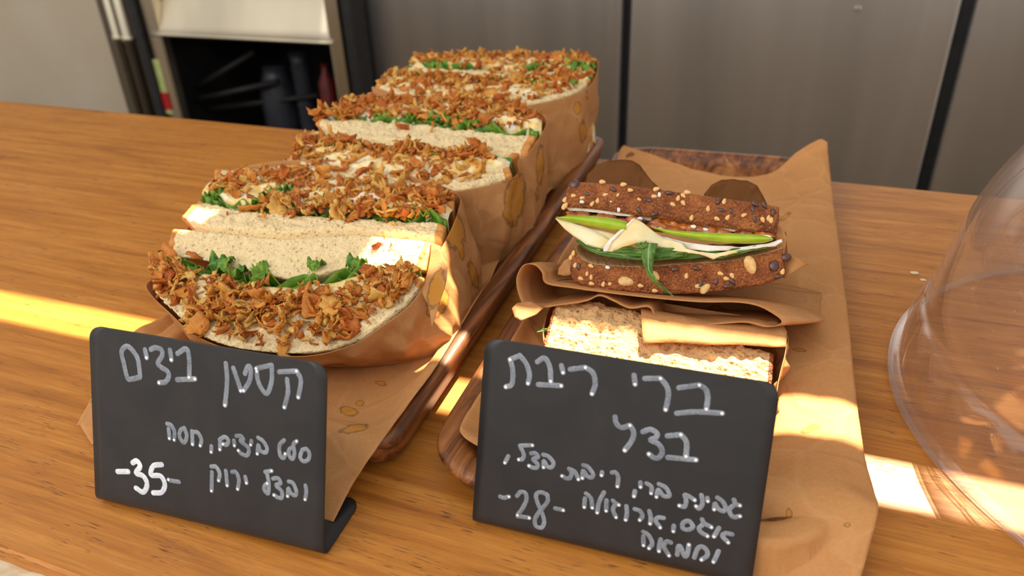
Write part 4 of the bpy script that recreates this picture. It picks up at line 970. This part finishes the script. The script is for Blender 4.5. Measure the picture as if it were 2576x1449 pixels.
# ------------------------------------------------------------------ signs
def sign(bl, br, label, strokes):
    A = un(*bl, .0008); B = un(*br, .0008); b = nrm(B-A); bk_ = np.cross([0, 0, 1], b); Wd = np.linalg.norm(B-A); th = math.radians(20)
    t = math.cos(th)*Z+math.sin(th)*bk_; nn = nrm(np.cross(b, t)); L = .0766; rc = .0055; rb_ = .0035; foot = .030
    path = []                                    # profile (back, up) from foot tip to the top of the face
    phi0 = math.radians(110)                     # bend turns the foot into the leaning face
    for k in range(18): path.append((foot-(foot-rb_*1.2)*k/17, 0))
    cxp, czp = rb_*1.2, rb_
    for k in range(1, 9):
        a = (math.pi-math.radians(70)+math.radians(0))*k/8*.0+math.radians(110)*k/8
        path.append((cxp-rb_*math.sin(a), czp-rb_*math.cos(a)))
    y1, z1 = path[-1]; rem = L-.006
    for k in range(1, 41): path.append((y1+math.sin(th)*rem*k/40, z1+math.cos(th)*rem*k/40))
    s = np.r_[0, np.cumsum([math.dist(path[i], path[i+1]) for i in range(len(path)-1)])]
    ex = []
    for q in range(7):                            # extra rows near the rounded corners
        pass
    mid = (A+B)/2; NX = 24; V = []
    S = s[-1]; rows = sorted(set(list(s)+[S-rc*(1-math.cos(a)) for a in np.linspace(0, math.pi/2, 9)]+[rc*(1-math.cos(a)) for a in np.linspace(0, math.pi/2, 9)]))
    P = np.array(path)
    for q in rows:
        e = min(q, S-q); w = Wd/2 if e >= rc else Wd/2-rc+math.sqrt(max(0, rc*rc-(rc-e)**2))
        py_, pz_ = np.interp(q, s, P[:, 0]), np.interp(q, s, P[:, 1])
        for j in range(NX): V.append(mid+b*(-w+2*w*j/(NX-1))+bk_*(py_-.0015)+Z*pz_)
    tg = thing('sign', label, 'sign', (mid[0], mid[1], 0))
    o = mobj('bent_plate', V, gridfaces(len(rows), NX), MT['black'], tg, smooth=True); modif(o, 'SOLIDIFY', thickness=.0009, offset=0)
    # writing on the face
    f0 = mid+bk_*(y1-.0015)+Z*z1
    fn_ = nn if nn @ (CP-f0) > 0 else -nn
    def FS(px, py, off): return onp(px, py, f0+fn_*off, fn_)
    for gname, glabel, ox, oy, sc_, wpx, mat, strs in strokes:
        V = []; F = []; Vd = []; Fd = []; o_ = 0; od = 0
        for line in strs:
            closed = line[0] == 'c'; pts = line[1:] if closed else line
            P3 = np.array([FS(ox+x/sc_, oy+y/sc_, .00055) for x, y in pts]); n = max(6, len(pts)*7)
            Ls = resample(P3, n) if len(P3) > 2 else np.array([P3[0]*(1-k/(n-1))+P3[1]*k/(n-1) for k in range(n)])
            w = wpx/1900*np.linalg.norm(P3[0]-CP)/2
            for i in range(n):
                tt = nrm(Ls[min(i+1, n-1)]-Ls[max(i-1, 0)]); sd = np.cross(fn_, tt); wi = w*(1+.12*nz((i*.4, od, 1), 1))
                lift = .00012+(i+o_ % 7)*1e-7
                for g, h in ((-1, 0), (-.8, .8), (0, 1), (.8, .8), (1, 0)): V.append(Ls[i]+sd*g*wi+fn_*lift*h)
            F += gridfaces(n, 5, off=o_); o_ += n*5
            # round ends
            for e, sg in ((0, -1), (n-1, 1)):
                c = Ls[e]; tt = nrm(Ls[min(e+1, n-1)]-Ls[max(e-1, 0)])*sg; sd = np.cross(fn_, tt)
                V.append(c+fn_*.00012); 
                for k in range(9):
                    a = -math.pi/2+math.pi*k/8; V.append(c+sd*w*math.sin(a)+tt*w*math.cos(a)+fn_*.00002)
                F += [(o_, o_+1+k, o_+2+k) for k in range(8)]; o_ += 10
            if not closed:
                c = Ls[-1]+fn_*.00028; rd = w*.62; tt = nrm(Ls[-1]-Ls[-2]); sd = np.cross(fn_, tt)
                Vd.append(c)
                for k in range(12):
                    a = 2*math.pi*k/12; Vd.append(c+sd*rd*math.sin(a)+tt*rd*math.cos(a)-fn_*.0001)
                Fd += [(od, od+1+k, od+1+(k+1) % 12) for k in range(12)]; od += 13
        w_ = mobj(gname, V, F, mat, tg); 
        if glabel: w_['label'] = glabel
        if Vd:
            d_ = mobj('marker_dots', Vd, Fd, MT['dot'], w_)
    return tg
T1 = [('c', (345, 505), (335, 400), (305, 270), (200, 150), (125, 210), (150, 350), (195, 530), (250, 540), (340, 520)),
 [(405, 190), (425, 285)], [(475, 185), (530, 165), (600, 190), (610, 260), (560, 350), (600, 400), (675, 450), (690, 510), (650, 575), (575, 585)],
 [(705, 195), (722, 310)], [(795, 235), (900, 180), (935, 300), (935, 520)], [(790, 550), (1005, 540)],
 [(1375, 355), (1390, 560), (1365, 855)], [(1465, 410), (1510, 540), (1555, 680)], [(1605, 475), (1640, 390), (1675, 420), (1660, 560), (1590, 680)],
 [(1925, 375), (1740, 415)], [(1925, 375), (1925, 560), (1870, 715), (1800, 650), (1755, 540), (1748, 448)],
 [(2015, 455), (2225, 445)], [(2225, 445), (2275, 560), (2245, 760)], [(2110, 545), (2120, 700), (2078, 880)]]
T2 = [[(115, 145), (170, 165), (215, 250), (215, 370)], [(135, 215), (148, 350)], ('c', (355, 205), (300, 240), (290, 330), (350, 410), (390, 320), (360, 210)),
 [(462, 250), (472, 432)], [(475, 255), (550, 275), (595, 370), (580, 450)], [(735, 460), (733, 540)], [(858, 370), (855, 505)], [(850, 370), (920, 330), (975, 380), (950, 440), (900, 430)],
 [(1052, 380), (1060, 450)], [(1085, 315), (1150, 320), (1185, 370), (1140, 385), (1250, 480), (1255, 560), (1220, 590), (1150, 560), (1115, 520)], [(1297, 385), (1288, 440)],
 [(1390, 340), (1460, 390), (1515, 490), (1490, 550), (1420, 520), (1392, 440), (1380, 565)], [(1755, 375), (1690, 450), (1700, 590), (1745, 625), (1772, 565)],
 [(1860, 480), (1820, 520), (1830, 600), (1870, 640), (1900, 560), (1885, 440), (1932, 388)], ('c', (2010, 510), (2070, 500), (2110, 570), (2090, 650), (2020, 670), (1980, 610), (2005, 520)),
 [(735, 745), (800, 750), (850, 840), (838, 940)], [(742, 825), (738, 1085)], [(938, 805), (958, 1010)], [(1025, 820), (1080, 825), (1120, 930), (1105, 1060)], [(1210, 890), (1228, 975)],
 [(1490, 820), (1580, 805)], [(1515, 850), (1540, 980), (1530, 1120), (1480, 1080), (1480, 1020), (1520, 980)], [(1600, 915), (1670, 910), (1705, 980), (1640, 1010), (1720, 1090), (1720, 1180), (1670, 1180), (1615, 1145)],
 [(1820, 955), (1880, 980), (1925, 1090), (1910, 1150), (1850, 1120), (1815, 1050), (1805, 1160)], [(2055, 1010), (2065, 1100), (2050, 1205)], [(280, 960), (160, 940), (135, 928)]]
T3 = [[(208, 880), (265, 880)], [(290, 832), (312, 822), (330, 852), (308, 888), (348, 905), (368, 950), (348, 992), (308, 970)], [(448, 842), (402, 850), (390, 898), (442, 905), (465, 950), (448, 992), (402, 996)]]
sign((253, 1258), (820, 1396), 'black bent metal sign in front of the egg sandwiches, priced 35 in white marker',
     [('title_writing', None, 280, 840, 4.770, 12.5, MT['chalk'], T1), ('description_writing', None, 400, 1040, 5.574, 10.5, MT['chalk'], T2), ('price_writing', 'brighter white price numerals', 200, 780, 2.166, 12.5, MT['chalkw'], T3)])
S1 = [[(285, 65), (185, 105)], [(190, 110), (215, 230), (205, 370), (140, 400)], [(290, 60), (360, 150), (395, 270), (380, 362)], [(480, 130), (560, 90), (615, 190), (625, 340)], [(490, 375), (738, 388)],
 [(740, 170), (758, 245)], [(835, 210), (1000, 190)], [(1000, 190), (1080, 250), (1105, 370), (1070, 475)], [(1525, 275), (1535, 372)], [(1640, 310), (1810, 308)], [(1810, 308), (1880, 400), (1895, 500), (1865, 645)],
 [(2010, 410), (2230, 380)], [(2230, 380), (2300, 430), (2320, 520), (2305, 640)], [(1985, 685), (2200, 670), (2475, 685)],
 [(1320, 725), (1330, 790), (1390, 840), (1480, 815)], [(1480, 815), (1520, 890), (1500, 980), (1425, 1085)], [(1620, 885), (1700, 860), (1770, 900), (1760, 950), (1700, 975), (1790, 1020), (1830, 1100), (1790, 1165), (1740, 1165), (1685, 1125)],
 [(1885, 930), (2030, 915)], [(2030, 915), (2090, 1000), (2085, 1150)], [(1890, 1162), (2192, 1188)]]
S2 = [[(250, 435), (195, 540)], [(440, 265), (640, 258)], [(445, 285), (500, 400), (480, 480), (420, 490)], [(620, 390), (690, 390), (730, 450), (650, 485), (720, 560), (710, 620), (640, 620), (585, 590)],
 [(815, 410), (900, 440), (980, 540), (950, 615), (880, 600), (825, 510), (820, 615)], [(1235, 640), (1275, 700), (1250, 785), (1190, 795), (1120, 755)], [(1240, 645), (1330, 690), (1385, 810)],
 [(1465, 580), (1540, 610), (1620, 720), (1600, 780), (1530, 760), (1465, 670), (1450, 790)], [(1768, 695), (1760, 745)], [(1930, 700), (1990, 700), (2030, 780), (2018, 925)], [(2300, 1000), (2285, 1085)],
 [(2390, 860), (2392, 935)], [(120, 1090), (175, 1110), (260, 1090)], [(390, 1080), (450, 1015), (530, 1040), (540, 1150), (480, 1280), (400, 1390)], [(400, 1410), (500, 1420), (590, 1435)],
 ('c', (880, 1060), (780, 1020), (700, 1060), (720, 1180), (800, 1370), (830, 1500), (790, 1590), (700, 1570), (680, 1470), (740, 1350), (880, 1180), (885, 1070)),
 [(1010, 1280), (1140, 1310)], [(1510, 1040), (1590, 1120), (1610, 1270)], [(1490, 1120), (1480, 1260)], [(1800, 1020), (1720, 1180), (1690, 1350)], [(1840, 1150), (1835, 1320)],
 [(1945, 1155), (1990, 1200), (2040, 1225)], [(1990, 1210), (1945, 1300), (1995, 1425)]]
S3 = [[(285, 185), (288, 250)], [(370, 200), (440, 250), (435, 340)], [(210, 310), (195, 380)], [(545, 210), (640, 260), (690, 350), (670, 385), (600, 370), (535, 290), (510, 390)],
 [(905, 365), (925, 450), (900, 530), (830, 512)], [(915, 360), (970, 385), (1045, 435)], [(1140, 365), (1155, 480), (1110, 555), (1065, 520)], [(1222, 405), (1230, 450)],
 [(1365, 400), (1440, 460), (1480, 550), (1440, 590), (1370, 550), (1330, 480), (1318, 565)], [(1595, 430), (1620, 490), (1680, 510)], [(1610, 495), (1530, 570), (1580, 670), (1680, 660)],
 [(88, 520), (95, 620), (78, 712)], [(205, 560), (280, 590), (310, 660), (275, 715)], [(410, 590), (430, 680), (420, 765)], [(610, 685), (530, 680), (500, 730), (562, 820)], [(752, 795), (745, 872)],
 ('c', (1000, 760), (950, 725), (880, 760), (880, 830), (960, 850), (1020, 810), (1000, 760)), [(1150, 705), (1180, 760), (1280, 815)], [(1170, 770), (1105, 830), (1140, 890), (1225, 940)],
 [(1385, 825), (1350, 890), (1315, 945)], [(1570, 915), (1480, 900), (1435, 940), (1515, 1028)], [(325, 880), (400, 930), (450, 1040), (405, 1110)], [(325, 945), (328, 1068)],
 [(570, 985), (550, 1070), (545, 1150)], [(710, 1030), (650, 1015), (615, 1090), (685, 1212)], [(800, 1200), (815, 1090), (850, 1090), (900, 1220), (940, 1200), (965, 1060)],
 [(1040, 1240), (1090, 1110), (1160, 1090), (1220, 1150), (1215, 1220), (1140, 1270)], [(1378, 1150), (1340, 1240), (1308, 1300)]]
sign((1193, 1313), (1888, 1478), 'black bent metal sign in front of the brown bread sandwiches, priced 28 in marker',
     [('title_writing', None, 1240, 880, 4.293, 13.5, MT['chalk'], S1), ('description_writing', None, 1240, 1080, 6.44, 11, MT['chalk'], S2), ('description_writing', None, 1560, 1180, 5.572, 11, MT['chalk'], S3)])

# ------------------------------------------------------------------ clear dome
dc = np.array([.201, .345])
prof = [(.1450, .0006), (.1475, .0012), (.1478, .0030), (.1450, .0042), (.1425, .0060), (.1415, .012), (.1400, .022), (.1385, .030), (.1365, .034), (.1350, .045), (.1325, .060), (.1285, .078), (.1220, .096), (.1120, .114), (.0985, .129), (.0800, .142), (.0580, .151), (.0330, .1565), (.0120, .158)]
PP = catmull(prof, 90); NS = 288; V = []
for r, z in PP:
    fl_ = max(0, 1-abs(z-.019)/.013)**.5 if abs(z-.019) < .013 else 0
    for k in range(NS):
        a = 2*math.pi*k/NS; flute = abs(math.sin(a*18))**.7*.0028*fl_
        V.append((dc[0]+(r+flute)*math.cos(a), dc[1]+(r+flute)*math.sin(a), z))
nP = len(PP); V.append((dc[0], dc[1], .1582))
F = gridfaces(nP, NS, False, True)+[((nP-1)*NS+k, (nP-1)*NS+(k+1) % NS, nP*NS) for k in range(NS)]
dm = thing('dome_cover', 'large clear plastic dome cover with fluted foot at the right end of the counter', 'dome cover', (dc[0], dc[1], 0))
o = mobj('dome_shell', V, F, MT['plastic'], dm); modif(o, 'SOLIDIFY', thickness=.0016)
kn, kf = lathe([(.008, .1585), (.007, .166), (.013, .172), (.016, .180), (.012, .187), (.002, .1885)], 32, (dc[0], dc[1], 0))
mobj('knob', kn, kf, MT['plastic'], dm)

# ------------------------------------------------------------------ crumbs on the counter
for k, (x, y, r, lb) in enumerate(((2300, 686, .0016, 'small white crumb on the counter left of the dome, the one farther from the viewer'), (2322, 704, .0011, 'tiny white crumb on the counter closest to the dome side'))):
    p = un(x, y, r*.35); bm = bmesh.new(); bmesh.ops.create_icosphere(bm, subdivisions=2, radius=r)
    for v in bm.verts: v.co = Vector((v.co.x*1.6, v.co.y, v.co.z*.4))*(1+.5*noise.noise(v.co*1400+Vector((k, 0, 0))))+Vector(p)
    props(bmobj('crumb', bm, MT['pearend'], loc=p, smooth=True), lb, 'crumb', 'crumbs on the counter')
